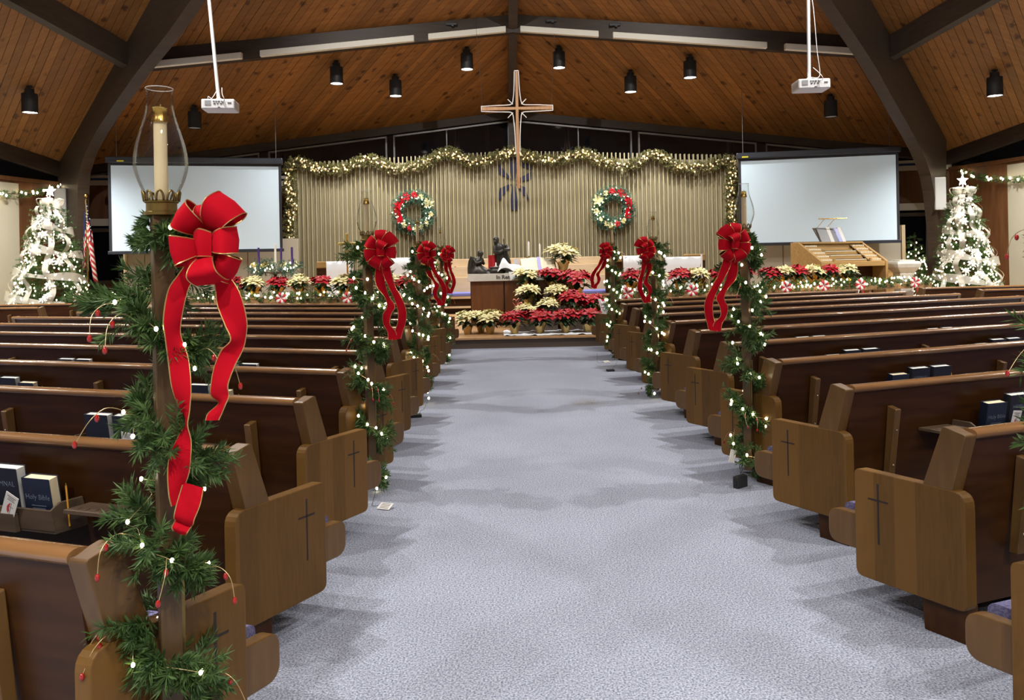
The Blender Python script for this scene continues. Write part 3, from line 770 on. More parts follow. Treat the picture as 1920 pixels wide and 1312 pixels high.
def poinsettia(kind, loc, label, group, scale=1.0, pot='foil', heads=6, spread=.16):
    t = thing('poinsettia_plant', label, 'poinsettia', loc, _pk.uniform(0, 6.28), group, (scale, scale, scale))
    inst('pot_wrap', POT[pot], t); inst('leaves', LEAVES[_pk.randrange(3)], t, rotz=_pk.uniform(0, 6))
    for j in range(heads):
        a = j * 2 * pi / max(heads - 1, 1) + _pk.uniform(-.3, .3); q = 0 if j == heads - 1 else spread * _pk.uniform(.8, 1.15)
        o = inst('flower_head', FLOWER[(kind, _pk.randrange(3))], t, loc=(q * cos(a), q * sin(a), .33 + _pk.uniform(-.05, .02) + (.045 if q == 0 else 0)))
        tl = .55 if q else .0
        o.rotation_euler = Vector((tl * cos(a) + _pk.uniform(-.15, .15), tl * sin(a) + _pk.uniform(-.15, .15), 1)).to_track_quat('Z', 'Y').to_euler()
    return t
# ================================================================== CHANCEL FITTINGS
M_slat = varied('olive_tan_slat', (0.28, 0.24, 0.135), (0.36, 0.31, 0.185), 3, 0.6, 3, (8, 8, 1))
M_slatboard = varied('slat_backing_board', (0.24, 0.21, 0.125), (0.29, 0.255, 0.16), 2, 0.75, 3)
M_navycloth = mat('navy_emblem_panel', (0.004, 0.005, 0.045), 0.6)
M_white = mat('white_satin_paint', (0.78, 0.78, 0.76), 0.4)
M_screenfab = mat('projection_screen_fabric', (0.62, 0.77, 0.88), 0.85, spec=0.1)
M_screenedge = mat('screen_black_masking', (0.012, 0.012, 0.018), 0.6)
M_housing = mat('screen_housing_enamel', (0.02, 0.024, 0.035), 0.3, spec=0.6)
M_yellowtag = mat('yellow_sticker', (0.65, 0.6, 0.02), 0.5)
M_crosswood = varied('pale_cross_wood', (0.42, 0.22, 0.10), (0.52, 0.30, 0.15), 3, 0.45, 4, (8, 8, 1))
M_strip = mat('cream_strip_light_cover', (0.74, 0.72, 0.62), 0.5)
M_brass = mat('polished_brass', (0.62, 0.42, 0.13), 0.25, metal=1.0)
M_bench = varied('pale_bench_wood', (0.50, 0.36, 0.20), (0.58, 0.44, 0.27), 2, 0.45, 4, (1, 6, 6))
M_bluecush = mat('blue_bench_cushion', (0.16, 0.17, 0.42), 0.9, spec=0.1)
M_oak = varied('organ_oak', (0.32, 0.19, 0.065), (0.42, 0.265, 0.10), 3, 0.4, 4, (1, 8, 8))
M_tan = varied('tan_rail_wood', (0.36, 0.20, 0.085), (0.45, 0.265, 0.125), 2.5, 0.4, 4, (1, 8, 8))
M_marble = varied('pale_altar_slab', (0.52, 0.50, 0.45), (0.62, 0.60, 0.55), 5, 0.35, 5)
M_altarwood = varied('reddish_altar_wood', (0.10, 0.034, 0.011), (0.15, 0.055, 0.018), 2.5, 0.35, 5, (6, 6, 0.7))
M_bronze = varied('dark_bronze_statue', (0.03, 0.028, 0.024), (0.075, 0.07, 0.06), 14, 0.38, 3, metal=0.6)
M_linen = mat('white_linen', (0.76, 0.78, 0.8), 0.85, spec=0.15)
M_stone = varied('white_stone', (0.5, 0.48, 0.42), (0.62, 0.6, 0.54), 8, 0.7, 4, bump=0.2)
M_speaker = mat('white_speaker_grille', (0.52, 0.52, 0.5), 0.6)

# ---- slat screen wall (V in plan)
SY = 20.2
def slat_y(x): return SY - VM * abs(x)
def tip(x): return 4.27 - 0.068 * abs(x)
sw = thing('slat_wall', 'tall folding wall of narrow olive-tan vertical slats behind the altar', 'wall screen', (0, SY, 0.18))
for s in (-1, 1):
    A = [(0, SY + .02, .18), (0, SY + .07, .18), (0, SY + .07, tip(0) - .16), (0, SY + .02, tip(0) - .16)]
    xe = s * 5.5; B = [(xe, slat_y(xe) + .02, .18), (xe, slat_y(xe) + .07, .18), (xe, slat_y(xe) + .07, tip(xe) - .12), (xe, slat_y(xe) + .02, tip(xe) - .12)]
    o = MB().loft([A, B]).build('backing_board', M_slatboard, sw); o.location = (0, -SY, -.18)
k = -53
while k <= 53:
    x = k * .1035; h = tip(x) - .18
    key = round(h, 3)
    o = MB().bbox((-.0125, -.085, 0), (.0125, .02, h)).build('slat', M_slat, sw)
    o.location = (x, slat_y(x) - SY, 0); k += 1
# navy emblem on the board behind the slats
em = thing('navy_emblem', 'navy blue star burst panel behind the slats below the cross', 'emblem', (0, SY - .02, 3.45))
rays = [[(-.11, .66), (.10, .66), (.075, .35), (.022, .03), (-.022, .03), (-.085, .35)], [(-.02, -.03), (.02, -.03), (.085, -.5), (.07, -.72), (-.07, -.72), (-.09, -.5)],
        [(-.41, .50), (-.37, .22), (-.06, .06), (-.07, .1), (-.22, .3)], [(.20, .58), (.46, .42), (.46, .30), (.18, .42)], [(.06, .04), (.1, .08), (.46, .27), (.45, .06), (.2, .02)],
        [(-.05, -.05), (-.1, -.04), (-.36, -.15), (-.42, -.5), (-.28, -.34)], [(.06, -.05), (.1, -.04), (.30, -.14), (.38, -.47), (.22, -.3)]]
for p in rays:
    MB().prism([(a, -.012 + .23 * abs(a) * -1, b) for a, b in p], [(a, .02 - .23 * abs(a), b) for a, b in p]).build('ray', M_navycloth, em)

# ---- hanging cross
cr = thing('hanging_cross', 'slender wooden cross with white rim hung on wires before the slat wall', 'cross', (0.05, 17.0, 4.77))
def taper(a, b, wa, wb, d):
    a, b = Vector(a), Vector(b); ax = (b - a).normalized(); n = Vector((-ax.z, 0, ax.x))
    A = [a + n * wa + Vector((0, y, 0)) for y in (-d, d)] + [a - n * wa + Vector((0, y, 0)) for y in (d, -d)]
    B = [b + n * wb + Vector((0, y, 0)) for y in (-d, d)] + [b - n * wb + Vector((0, y, 0)) for y in (d, -d)]
    return MB().loft([A, B])
taper((0, 0, .82), (0, 0, -1.76), .027, .036, .03).build('upright', M_crosswood, cr)
for s in (-1, 1): taper((0, 0, 0), (s * .775, 0, 0), .026, .036, .027).build('arm', M_crosswood, cr)
rim = []
def quarter(sx, sz, top):
    pts = [(sx * .045, -.0, top), (sx * .06, 0, top * .5), (sx * .085, 0, sz * .2), (sx * .10, 0, sz * .13), (sx * .14, 0, sz * .085), (sx * .25, 0, sz * .075), (sx * .5, 0, sz * .068), (sx * .79, 0, sz * .055)]
    return catmull(pts, 5)
for sx in (-1, 1):
    for sz, top in ((1, .82), (-1, -1.0)):
        MB().tube(quarter(sx, sz, top), .0115, 6).build('rim', M_white, cr)
    MB().box(sx * .785, 0, 0, .016, .07, .12).build('end_cap', M_white, cr)
    for sz in (1, -1):
        d = Vector((sx, 0, sz)).normalized(); MB().tube([d * .13, d * .29], .0105, 6).build('short_ray', M_white, cr)
    MB().tube([(sx * .76, 0, .05), (sx * .9, 0, 2.4)], .004, 4).build('wire', M_metal, cr)
MB().box(0, 0, .825, .10, .07, .014).build('end_cap', M_white, cr)

# ---- projection screens
def screen(s, xi, xo, z0, z1, label):
    yi, yo = 19.2 - VM * xi, 19.2 - VM * xo
    W = math.hypot(xo - xi, yo - yi); ang = atan2(yo - yi, s * (xo - xi))
    t = thing('projection_screen', label, 'screen', (s * xi, yi, z0), ang if s > 0 else ang)
    sg = s
    def bx(x0, x1, za, zb, y0, y1, nm, m, bev=0.0):
        # local x runs outward along the screen
        return MB().bbox((x0, y0, za), (x1, y1, zb)).build(nm, m, t, bevel=bev)
    H = z1 - z0
    yf = -1 if s > 0 else 1
    bx(0, W, 0, H, -.003, .003, 'screen_fabric', M_screenfab)
    for (x0, x1) in ((-.06, 0), (W, W + .06)): bx(x0, x1, -.02, H + .02, -.004, .004, 'side_border', M_screenedge)
    bx(-.06, W + .06, H, H + .05, -.005, .005, 'top_border', M_screenedge)
    bx(-.10, W + .10, H + .05, H + .19, -.08, .08, 'housing', M_housing, .02)
    bx(-.09, W + .09, -.07, 0.0, -.02, .02, 'weight_bar', M_housing, .006)
    xx = W - .28 if s < 0 else .02
    bx(xx, xx + .14, H + .075, H + .105, -.083 if s > 0 else .079, -.079 if s > 0 else .083, 'sticker', M_yellowtag)
    for x in (.05, W - .12):
        wx = s * xi + (s * (xo - xi)) * x / W; wy = yi + (yo - yi) * x / W
        MB().tube([(x, 0, H + .19), (x, 0, roof_z(wx, wy - YC) - z0)], .008, 6).build('wire', M_metal, t)
screen(-1, 5.47, 8.92, 1.81, 3.70, 'blank white projection screen hanging above the advent wreath')
screen(1, 5.275, 8.53, 1.72, 3.63, 'blank white projection screen hanging behind the organ console')

# ---- projectors on ceiling poles
M_projw = mat('white_projector_case', (0.72, 0.72, 0.72), 0.4)
def projector(x, y, z, rot, tilt, label):
    t = thing('projector', label, 'projector', (x, y, z), rot)
    b = MB().bbox((-.22, -.16, -.07), (.22, .17, .07)).build('case', M_projw, t, bevel=.018)
    MB().bbox((-.17, -.166, -.015), (-.09, -.158, .05)).build('vent', mat('grey_vent', (.28, .29, .3), .6), b)
    pm = mat('grey_port', (.10, .10, .11), .5)
    for i, (px, pz, w) in enumerate([(-.06, .03, .02), (-.03, .03, .02), (0, .03, .03), (.045, .03, .03), (-.055, .0, .03), (-.01, .0, .02), (.03, .0, .03), (.13, .01, .05), (0, -.05, .03)]):
        MB().bbox((px, -.166, pz), (px + w, -.158, pz + .012)).build('port', pm, b)
    ceil = roof_z(x, y - YC) - z
    MB().tube([(-.02, 0, .06), (-.02 + tilt * ceil, 0, ceil)], .024, 10).build('pole', M_white, t, True, angle=50)
    MB().lathe([(.05, .065), (.05, .09), (.03, .11)], 12, (-.02, 0, 0)).build('mount', M_white, t)
    cab = catmull([(.06, -.165, .03), (.1, -.2, .05), (.07, -.19, .12), (.03, -.03, .25)], 6)
    MB().tube(cab, .005, 5).build('cable', M_white, t, True)
    if x < 0:
        MB().tube(catmull([(-.14, -.1, .07), (-.13, -.12, .11), (-.09, -.1, .09), (-.04, -.04, .2)], 6), .005, 5).build('cable', M_white, t, True)
    else:
        MB().tube(catmull([(0, 0, .12), (.12, -.02, .14), (.09, -.02, .5), (.05, -.02, 1.1), (.02, 0, 1.3)], 6), .005, 5).build('cable', M_white, t, True)
    return t
projector(-4.22, 10.8, 3.68, .12, -.072, 'white projector on a leaning ceiling pole, flag side')
projector(4.03, 10.8, 3.82, -.06, .008, 'white projector on a straight ceiling pole, organ side')

# ---- strip lights along the roof beam
for s, nm in ((-1, 'flag'), (1, 'organ')):
    for (x0, x1), w in (((.16, 1.85), 'short one meeting the ridge'), ((2.15, 5.25), 'long middle one'), ((5.6, 7.35), 'outer one meeting the arch')):
        pts = []
        for x in (x0, x1):
            yl = D_FRONT - VM * x; pts.append(Vector((s * x, YC + yl - .14, roof_z(s * x, yl) - .36)))
        A = [pts[0] + Vector((0, a, b)) for a, b in ((-.06, 0), (.05, 0), (.05, .13), (-.06, .13))]; B = [pts[1] + Vector((0, a, b)) for a, b in ((-.06, 0), (.05, 0), (.05, .13), (-.06, .13))]
        o = MB().loft([A, B]).build('strip_light', M_strip, bevel=.012)
        tag(o, 'unlit cream strip light under the roof beam, %s, %s side' % (w, nm), 'light', 'strip lights along the roof beam')

for x, nm in ((-1.35, 'short flag-side strip light'), (.85, 'short organ-side strip light'), (2.2, 'long organ-side strip light')):
    yl = D_FRONT - VM * abs(x)
    t = thing('beam_box', 'small black box on the roof beam above the %s' % nm, 'electrical box', (x, YC + yl - .1, roof_z(x, yl) - .06), 0, 'boxes on the roof beam')
    MB().bbox((-.12, -.06, -.03), (.12, .0, .03)).build('case', M_black, t, bevel=.008); MB().bbox((.0, -.075, -.055), (.05, -.02, -.03)).build('lens', M_black, t)

# ---- loudspeakers on the arches
for x, y, z0, z1, nm in ((9.62, 17.45, 2.38, 3.12, 'organ'), (-10.35, 17.75, 2.30, 3.27, 'flag')):
    t = thing('wall_speaker', 'tall white column loudspeaker fixed to the arch on the %s side' % nm, 'speaker', (x, y, z0), -.2 if x > 0 else .2)
    MB().bbox((-.12, -.1, 0), (.12, .12, z1 - z0)).build('cabinet', M_speaker, t, bevel=.02)
    MB().bbox((-.105, -.106, .03), (.105, -.098, z1 - z0 - .03)).build('grille', mat('pale_speaker_cloth', (.44, .44, .42), .9), t)
    MB().bbox((-.04, .1, .2), (.04, .5, .3)).build('bracket', M_black, t)

# ---- choir bench behind the altar
t = thing('choir_bench', 'long pale wood choir bench with blue cushion behind the altar', 'bench', (0.1, 18.75, .18))
for z0, z1, y in ((.46, .86, .10), (.86, 1.12, .15), (1.12, 1.30, .20)):
    MB().bbox((-2.6, y, z0), (2.6, y + .06, z1)).build('back_board', M_bench, t, bevel=.008)
MB().bbox((-2.6, -.40, .36), (2.6, .12, .42)).build('seat', M_bench, t)
MB().bbox((-2.55, -.42, .42), (2.55, .10, .50)).build('cushion', M_bluecush, t, bevel=.02)
MB().bbox((-2.6, -.30, .0), (2.6, .10, .36)).build('base', M_pewdark, t)
MB().bbox((-2.6, -.46, .14), (2.6, -.30, .18)).build('foot_rail', M_bench, t)
for x in (-2.3, 2.5): MB().bbox((x - .03, -.40, 0), (x + .03, -.34, .40)).build('leg', M_metal, t)
# ---- choir chairs draped in white either side
def draped(x, y, w, h, lean, label, post=True):
    t = thing('draped_stand', label, 'stand', (x, y, .18), 0, 'white draped stands in the choir')
    rows = []
    for i in range(5):
        z = h - (h - .45) * i / 4; rows.append([(-w / 2 - lean * (h - z) * .35, -.18 + .01 * sin(i), z) if j == 0 else (-w / 2 - lean * (h - z) * .35 + w * j / 8 * (1 + lean * (h - z) * .1), -.18 + .012 * sin(j * 2.1 + i), z) for j in range(9)])
    rows.insert(0, [(p[0], .16, h - .02) for p in rows[0]])
    MB().grid(rows).build('white_cloth', M_linen, t, True)
    MB().bbox((-w / 2 + .02, -.15, 0), (w / 2 - .02, .15, h - .04)).build('stand_body', M_pewdark, t)
    if post: MB().tube([(w / 2, -.2, .3), (w / 2, -.2, h + .05)], .02, 8).build('corner_post', M_white, t)
draped(-3.75, 16.4, .55, 1.31, 0, 'white draped stand between the brass cross and the flag-side rail')
draped(-2.6, 17.2, .5, 1.36, 0, 'white draped stand beside the brass cross end of the choir bench', False)
draped(2.55, 17.2, .45, 1.30, 0, 'narrow white draped stand beside the organ end of the choir bench', False)
draped(3.42, 16.2, .75, 1.26, .5, 'wide slanting white draped stand before the organ')
for x, y in ((2.28, 17.7), (3.0, 17.6), (-2.25, 17.9), (4.0, 17.2), (-4.2, 16.9)):
    t = thing('choir_chair', 'low brown wooden chair back %s' % {2.28: 'beside the narrow white draped stand', 3.0: 'between the two white draped stands on the organ side', -2.25: 'behind the bow on the flag side of the bench', 4.0: 'beyond the wide white draped stand', -4.2: 'below the advent wreath side of the slat wall'}[x], 'chair', (x, y, .18), 0, 'brown choir chairs')
    MB().bbox((-.24, .2, .45), (.24, .26, 1.30)).build('backrest', M_pewdark, t, bevel=.02)
    MB().bbox((-.24, .19, 1.16), (.24, .27, 1.31)).build('top_board', M_oak, t, bevel=.02)
    MB().bbox((-.24, -.24, .40), (.24, .22, .46)).build('seat', M_pewdark, t, bevel=.01)
    for a in (-.2, .2):
        for b in (-.2, .2): MB().bbox((a - .025, b - .025, 0), (a + .025, b + .025, .42)).build('leg', M_pewdark, t)

# ---- communion rails, angled with the pews
def rail_pt(s, x, off=0.0): return (s * x, 12.42 + .336 * x + off)
for s, x0, x1, nm in ((-1, 1.75, 9.0, 'flag'), (1, 1.45, 8.1, 'organ')):
    a, b = rail_pt(s, x0), rail_pt(s, x1); L = math.dist(a, b); ang = atan2(b[1] - a[1], b[0] - a[0])
    t = thing('communion_rail', 'tan wooden communion rail with shelf on the %s side' % nm, 'rail', (a[0], a[1], .18), ang)
    fr = -1 if s > 0 else 1
    def rb(x_0, x_1, y0, y1, z0, z1, nmm, m=M_tan, bev=.006):
        return MB().bbox((x_0, min(y0 * fr, y1 * fr), z0), (x_1, max(y0 * fr, y1 * fr), z1)).build(nmm, m, t, bevel=bev)
    rb(0, L, 0, .03, .56, .665, 'front_board')
    rb(0, L, -.26, .035, .64, .665, 'shelf')
    x = .1
    while x < L:
        rb(x - .03, x + .03, -.2, 0, 0, .64, 'rail_post'); x += 1.35
# garlands on the rails are built with the other lights below

# ---- altar
t = thing('altar_table', 'brown wooden altar with pale slab top lettered In Remembrance', 'altar', (0.01, 15.45, .18))
top = MB().bbox((-1.03, -.45, .865), (1.03, .45, 1.01)).build('slab', M_marble, t, bevel=.006)
for x0, x1 in ((-.97, -.34), (-.315, .315), (.34, .97)): MB().bbox((x0, -.40, .04), (x1, -.36, .865)).build('front_panel', M_altarwood, t, bevel=.004)
MB().bbox((-.985, -.375, 0), (.985, .40, .866)).build('carcass', M_inlay, t)
text_obj('lettering', 'In Remembrance of Me', .105, mat('black_lettering', (.02, .015, .012), .6), top, Matrix.Translation((.02, -.4515, .935)) @ Matrix.Rotation(pi / 2, 4, 'X'), .001, .003)
AZ = .18 + 1.01

def blob(mb, secs, n=14):
    """sections: (cx, cy, cz, rx, ry) -> lofted body"""
    rings = [[(cx + rx * cos(a) * (1 + .06 * sin(5 * a + cz * 30)), cy + ry * sin(a) * (1 + .06 * sin(4 * a + cz * 22)), cz) for a in [2 * pi * j / n for j in range(n)]] for cx, cy, cz, rx, ry in secs]
    return mb.loft(rings)
# kneeling mother figure
t = thing('kneeling_statue', 'dark bronze kneeling woman statue with veil and folded hands on the altar', 'statue', (-.80, 15.15, AZ))
mb = MB()
blob(mb, [(0, 0, 0, .23, .15), (0, 0, .05, .22, .15), (-.02, 0, .11, .15, .12), (-.04, 0, .17, .10, .10), (-.03, 0, .24, .105, .09), (-.02, 0, .29, .10, .08), (0, 0, .325, .05, .05), (.02, 0, .34, .045, .045), (.03, 0, .37, .06, .06), (.03, 0, .41, .062, .065), (.02, 0, .45, .04, .045), (.01, 0, .462, .012, .012)])
blob(mb, [(.14, -.02, .0, .16, .10), (.15, -.02, .04, .13, .09), (.16, -.02, .07, .04, .03)])
mb.tube([(-.10, -.06, .29), (-.05, -.12, .2), (.05, -.11, .23), (.07, -.1, .28)], [.035, .034, .027, .022], 8)
mb.tube([(.06, .02, .28), (.09, -.08, .2), (.08, -.11, .25), (.07, -.1, .30)], [.032, .03, .025, .018], 8)
mb.tube([(-.12, .02, .33), (-.15, .02, .24), (-.17, .02, .12), (-.16, .02, .02)], [.05, .06, .06, .07], 8)
mb.build('figure', M_bronze, t, True, angle=70)
# standing father figure
t = thing('standing_statue', 'dark bronze standing man statue leaning forward with a staff on the altar', 'statue', (-.36, 15.6, AZ))
mb = MB()
blob(mb, [(.05, 0, 0, .17, .13), (.05, 0, .1, .16, .12), (.03, 0, .25, .145, .11), (.0, 0, .4, .135, .10), (-.02, 0, .50, .14, .10), (-.04, 0, .57, .11, .085), (-.07, -.01, .60, .05, .05), (-.09, -.02, .62, .05, .05), (-.10, -.02, .65, .06, .062), (-.105, -.02, .69, .062, .064), (-.10, -.01, .73, .04, .045), (-.095, 0, .745, .01, .01)])
mb.sphere((-.12, -.06, .62), .035, 8, 5, (1, .8, 1.4))
mb.tube([(-.12, -.02, .54), (-.13, -.1, .42), (-.02, -.14, .42), (.04, -.13, .46)], [.045, .042, .034, .026], 8)
mb.tube([(.09, 0, .54), (.15, -.06, .46), (.12, -.12, .46), (.06, -.13, .47)], [.045, .042, .034, .026], 8)
mb.build('figure', M_bronze, t, True, angle=70)
MB().tube([(.10, -.12, 0), (.05, -.14, .68)], .012, 6).build('staff', M_bronze, t)
t = thing('manger_statue', 'low dark bronze manger figure beside the kneeling statue', 'statue', (-.47, 15.12, AZ))
mb = MB(); blob(mb, [(0, 0, 0, .17, .10), (0, 0, .05, .18, .11), (-.02, 0, .09, .13, .09), (-.03, 0, .115, .05, .04)]); mb.build('manger', M_bronze, t, True, angle=70)
MB().bbox((-.12, -.06, .10), (.14, .08, .13)).build('tray', M_bronze, t, bevel=.01)
mb = MB(); mb.lathe([(.03, .13), (.035, .14), (.012, .15), (.012, .20), (.004, .215)], 10, (0.0, 0, 0)); mb.build('white_candle_stub', M_white, t, True)
t = thing('red_pillar', 'red glass pillar candle between the two bronze statues', 'candle', (-.545, 15.62, AZ))
MB().lathe([(.085, 0), (.085, .36), (.078, .36), (.078, .34), (0.0, .34)], 20).build('red_glass', mat('deep_red_glass', (.36, .008, .012), .3), t, True, angle=40)
MB().lathe([(.09, 0), (.09, .02), (.0, .02)], 20).build('base', M_black, t)
for x, y, z, nm in ((.20, 15.72, .30, 'beside the standing statue'), (.42, 15.68, .25, 'beside the altar poinsettia')):
    t = thing('candlestick', 'white taper candle in a brass candlestick %s' % nm, 'candlestick', (x, y, AZ), 0, 'altar candlesticks')
    MB().lathe([(.07, 0), (.07, .015), (.02, .03), (.018, .12), (.03, .14), (.016, .16), (.016, z - .03), (.05, z - .02), (.05, z), (.022, z + .005), (.022, z + .03)], 16).build('holder', M_brass, t, True, angle=50)
    MB().lathe([(.018, z), (.017, z + .30), (.012, z + .31), (.006, z + .325), (0.0, z + .34)], 12).build('taper', mat('ivory_candle_wax', (.85, .83, .76), .5), t, True, angle=60)
# linen cloth heaped over a low support
t = thing('linen_cloth', 'crumpled white linen cloth spilling over the altar edge', 'cloth', (-.28, 15.1, AZ))
rr = random.Random(4); rows = []
for j in range(15):
    v = j / 14; row = []
    for i in range(23):
        u = i / 22; x = -.16 + u * .66
        peak = .27 * math.exp(-((x + .03) / .11) ** 2) + .13 * math.exp(-((x - .22) / .16) ** 2) * 1.1 + .02
        edge = sin(pi * min(max(v, 0), 1)) ** .5
        y = -.14 + v * .34
        z = peak * (edge if v > .5 else (0.35 + .65 * edge)) + .012 * sin(9 * u + 7 * v) + .01 * sin(23 * u - 5 * v)
        row.append((x + .015 * sin(6 * v + u * 5), y, max(z, .004)))
    rows.append(row)
MB().grid(rows).build('heap', M_linen, t, True)
rows = []
for j in range(7):
    v = j / 6; rows.append([(-.02 + u * (.30 - .08 * v) + .03 * v, -.112 - .003 * j - .012 - .012 * sin(u * 8 + v), .03 - v * (.17 - .10 * u)) for u in [i / 10 for i in range(11)]])
o = MB().grid(rows).build('hanging_corner', M_linen, t, True); o.location = (.075, 0, 0)
# open book on a stand
t = thing('open_book', 'large open book with lavender ribbon on the altar', 'book', (.36, 15.30, AZ), .06)
tilt = Matrix.Rotation(radians(38), 4, 'X')
for s in (-1, 1):
    rows = [[tilt @ Vector((s * x, y, .035 * math.exp(-((x - .09) / .12) ** 2) + .012)) for x in [.33 * i / 8 for i in range(9)]] for y in (-.20, .20)]
    b = MB(); b.grid(rows); b.grid([[p - tilt @ Vector((0, 0, .035)) for p in r] for r in rows])
    for k in range(8): b.add([rows[0][k], rows[0][k + 1], rows[0][k + 1] - tilt @ Vector((0, 0, .035)), rows[0][k] - tilt @ Vector((0, 0, .035))], [(0, 1, 2, 3)])
    b.add([rows[0][8], rows[1][8], rows[1][8] - tilt @ Vector((0, 0, .035)), rows[0][8] - tilt @ Vector((0, 0, .035))], [(0, 1, 2, 3)])
    o = b.build('page_block', mat('ivory_pages', (.76, .70, .52), .8), t, True, angle=40); o.location = (0, 0, .14)
o = MB().grid([[tilt @ Vector((.06 * v * 0 + x + .02, y, .055)) for x in (-.03, .03)] for y, v in ((.2, 0), (.0, .5), (-.21, 1))]).build('ribbon', mat('lavender_ribbon', (.36, .33, .72), .6), t); o.location = (0, 0, .14)
o = MB().box(0, 0, -.03, .72, .44, .012, tilt).build('cover', mat('tan_book_cover', (.42, .28, .1), .5), t); o.location = (0, 0, .14)
MB().bbox((-.2, -.1, 0), (.2, .2, .03)).build('stand', M_black, t); MB().bbox((-.15, .05, .02), (.15, .09, .17)).build('stand_back', M_black, t)
t = thing('paper_sheet', 'small pale printed card propped behind the linen cloth', 'card', (-.02, 15.55, AZ), 0)
MB().bbox((-.09, 0, 0), (.09, .01, .27)).build('sheet', mat('pale_lilac_paper', (.68, .64, .68), .8), t); MB().bbox((-.04, 0, 0), (.04, .08, .01)).build('foot', M_white, t)
t = thing('brass_vase', 'tan brass vase beside the open book on the altar', 'vase', (.68, 15.6, AZ))
MB().lathe([(.06, 0), (.06, .02), (.04, .06), (.05, .2), (.055, .28), (.05, .28), (.0, .2)], 18).build('vase', M_foil2, t, True, angle=50)
poinsettia('cream', (.86, 15.38, AZ), 'cream poinsettia in gold foil standing on the altar top', 'cream poinsettias', 1.35, 'tan', 8, .17)

# ---- poinsettias banked before the altar
grp = {'red': 'red poinsettias', 'cream': 'cream poinsettias'}
def stand_box(x, y, h, k):
    t = thing('plant_riser', 'low dark box hidden under the poinsettia bank, %s from the kneeling statue' % ordn[k], 'box', (x, y, .18), 0, 'plant risers under the poinsettias')
    MB().bbox((-.17, -.14, 0), (.17, .14, h)).build('box', M_riser, t, bevel=.006)
bank = [('cream', -.97, 13.45, 0, 'front corner below the kneeling statue', 1.0), ('cream', -.58, 13.42, 0, 'front row, next to the first red one', 1.0), ('cream', -.75, 13.75, 0, 'second row behind the two front cream ones', .95),
        ('red', -.16, 13.30, 0, 'front row, first after the cream ones', 1.0), ('red', .28, 13.30, 0, 'front row, second after the cream ones', 1.05), ('red', .72, 13.30, 0, 'front row, third after the cream ones', 1.0), ('red', 1.10, 13.32, 0, 'front row, at the white sheet', 1.0),
        ('cream', .06, 13.8, .12, 'on a riser beside the salmon bow', .9), ('cream', .45, 13.85, .22, 'lowest on the risers between red ones', .9), ('red', .92, 13.85, .24, 'on the middle riser, below the tallest red one', 1.1), ('red', 1.25, 13.9, .22, 'on the end riser by the white sheet', 1.0),
        ('cream', .12, 14.35, .40, 'on the upper riser against the altar panel', 1.05), ('cream', .66, 14.35, .40, 'on the upper riser between the cream and red', 1.0), ('cream', .10, 14.75, .66, 'highest on the risers, covering the altar lettering', 1.1),
        ('red', .60, 14.75, .68, 'highest on the risers, covering the slab end', 1.1), ('red', 1.05, 14.6, .52, 'tallest spread at the altar corner', 1.35)]
for k, (c, x, y, h, w, sc) in enumerate(bank):
    if h: stand_box(x, y, h, min(k - 7, 11))
    poinsettia(c, (x, y, .18 + h), '%s poinsettia in the altar bank, %s' % (c, w), grp[c], sc, 'tan', 8)
t = thing('salmon_bow', 'salmon ribbon bow tucked between poinsettias and altar panel', 'bow', (-.12, 13.75, .62))
for a in (-.7, .1, .9, 2.2): 
    p = catmull([(0, 0, 0), (.08 * sin(a), -.03, .10 * cos(a)), (.12 * sin(a + .4), 0, .15 * cos(a + .2)), (.05 * sin(a + .9), .03, .09 * cos(a + .6)), (0, 0, 0)], 6)
    MB().grid([[q + Vector((0, -.03, 0)) for q in p], [q + Vector((0, .03, .01)) for q in p]]).build('loop', mat('salmon_ribbon', (.72, .20, .13), .6), t, True)
# white sheet spilling over the platform edge
t = thing('white_sheet', 'crumpled white sheet under the front poinsettias on the platform', 'cloth', (0, 0, 0))
rows = []
for j in range(8):
    rows.append([(-.35 + i * .058 + .01 * sin(j * 2 + i), 12.93 + j * .13 + .02 * sin(i * 1.7), .186 + max(0, .012 * sin(i * .9 + j) + .01 * sin(i * 2.3))) for i in range(31)])
MB().grid(rows).build('sheet', M_linen, t, True)
rows = []
for j in range(12):
    v = j / 11
    rows.append([(1.30 + .17 * u + .05 * sin(v * 3) + .02 * sin(u * 9), 13.2 + .55 * u * 0 + .25 * v + .03 * sin(u * 11 + v * 3), .19 + .55 * v * (1 - .15 * u) + .02 * sin(u * 12)) for u in [i / 12 for i in range(13)]])
MB().grid(rows).build('draped_fold', M_linen, t, True)

# ---- brass cross on a stand
t = thing('brass_cross', 'tall brass processional cross standing before the slat wall', 'cross', (-3.44, 15.5, .18))
MB().lathe([(.16, 0), (.16, .03), (.03, .06), (.018, .1), (.018, 1.3), (.03, 1.32), (.03, 1.36)], 14).build('staff', M_brass, t, True, angle=50)
MB().bbox((-.025, -.012, 1.34), (.025, .012, 1.86)).build('upright', M_brass, t, bevel=.004)
MB().bbox((-.18, -.012, 1.63), (.18, .012, 1.68)).build('crossbar', M_brass, t, bevel=.004)
# ---- stone font
t = thing('stone_font', 'white stone baptismal font pedestal beside the organ', 'font', (7.8, 15.6, .18))
def sq(h): return [(-h, -h), (h, -h), (h, h), (-h, h)]
mb = MB(); mb.loft([[(a, b, z) for a, b in sq(h)] for h, z in ((.2, 0), (.2, .08), (.14, .12), (.13, .72), (.15, .84))]); mb.build('pedestal', M_stone, t, bevel=.006)
mb = MB(); mb.loft([[(a, b, z) for a, b in sq(h)] for h, z in ((.14, .84), (.23, .96), (.245, 1.03), (.22, 1.08))]); mb.build('basin', M_stone, t, bevel=.008)
MB().bbox((-.16, -.16, 1.08), (.16, .16, 1.11)).build('lid', M_stone, t, bevel=.005)

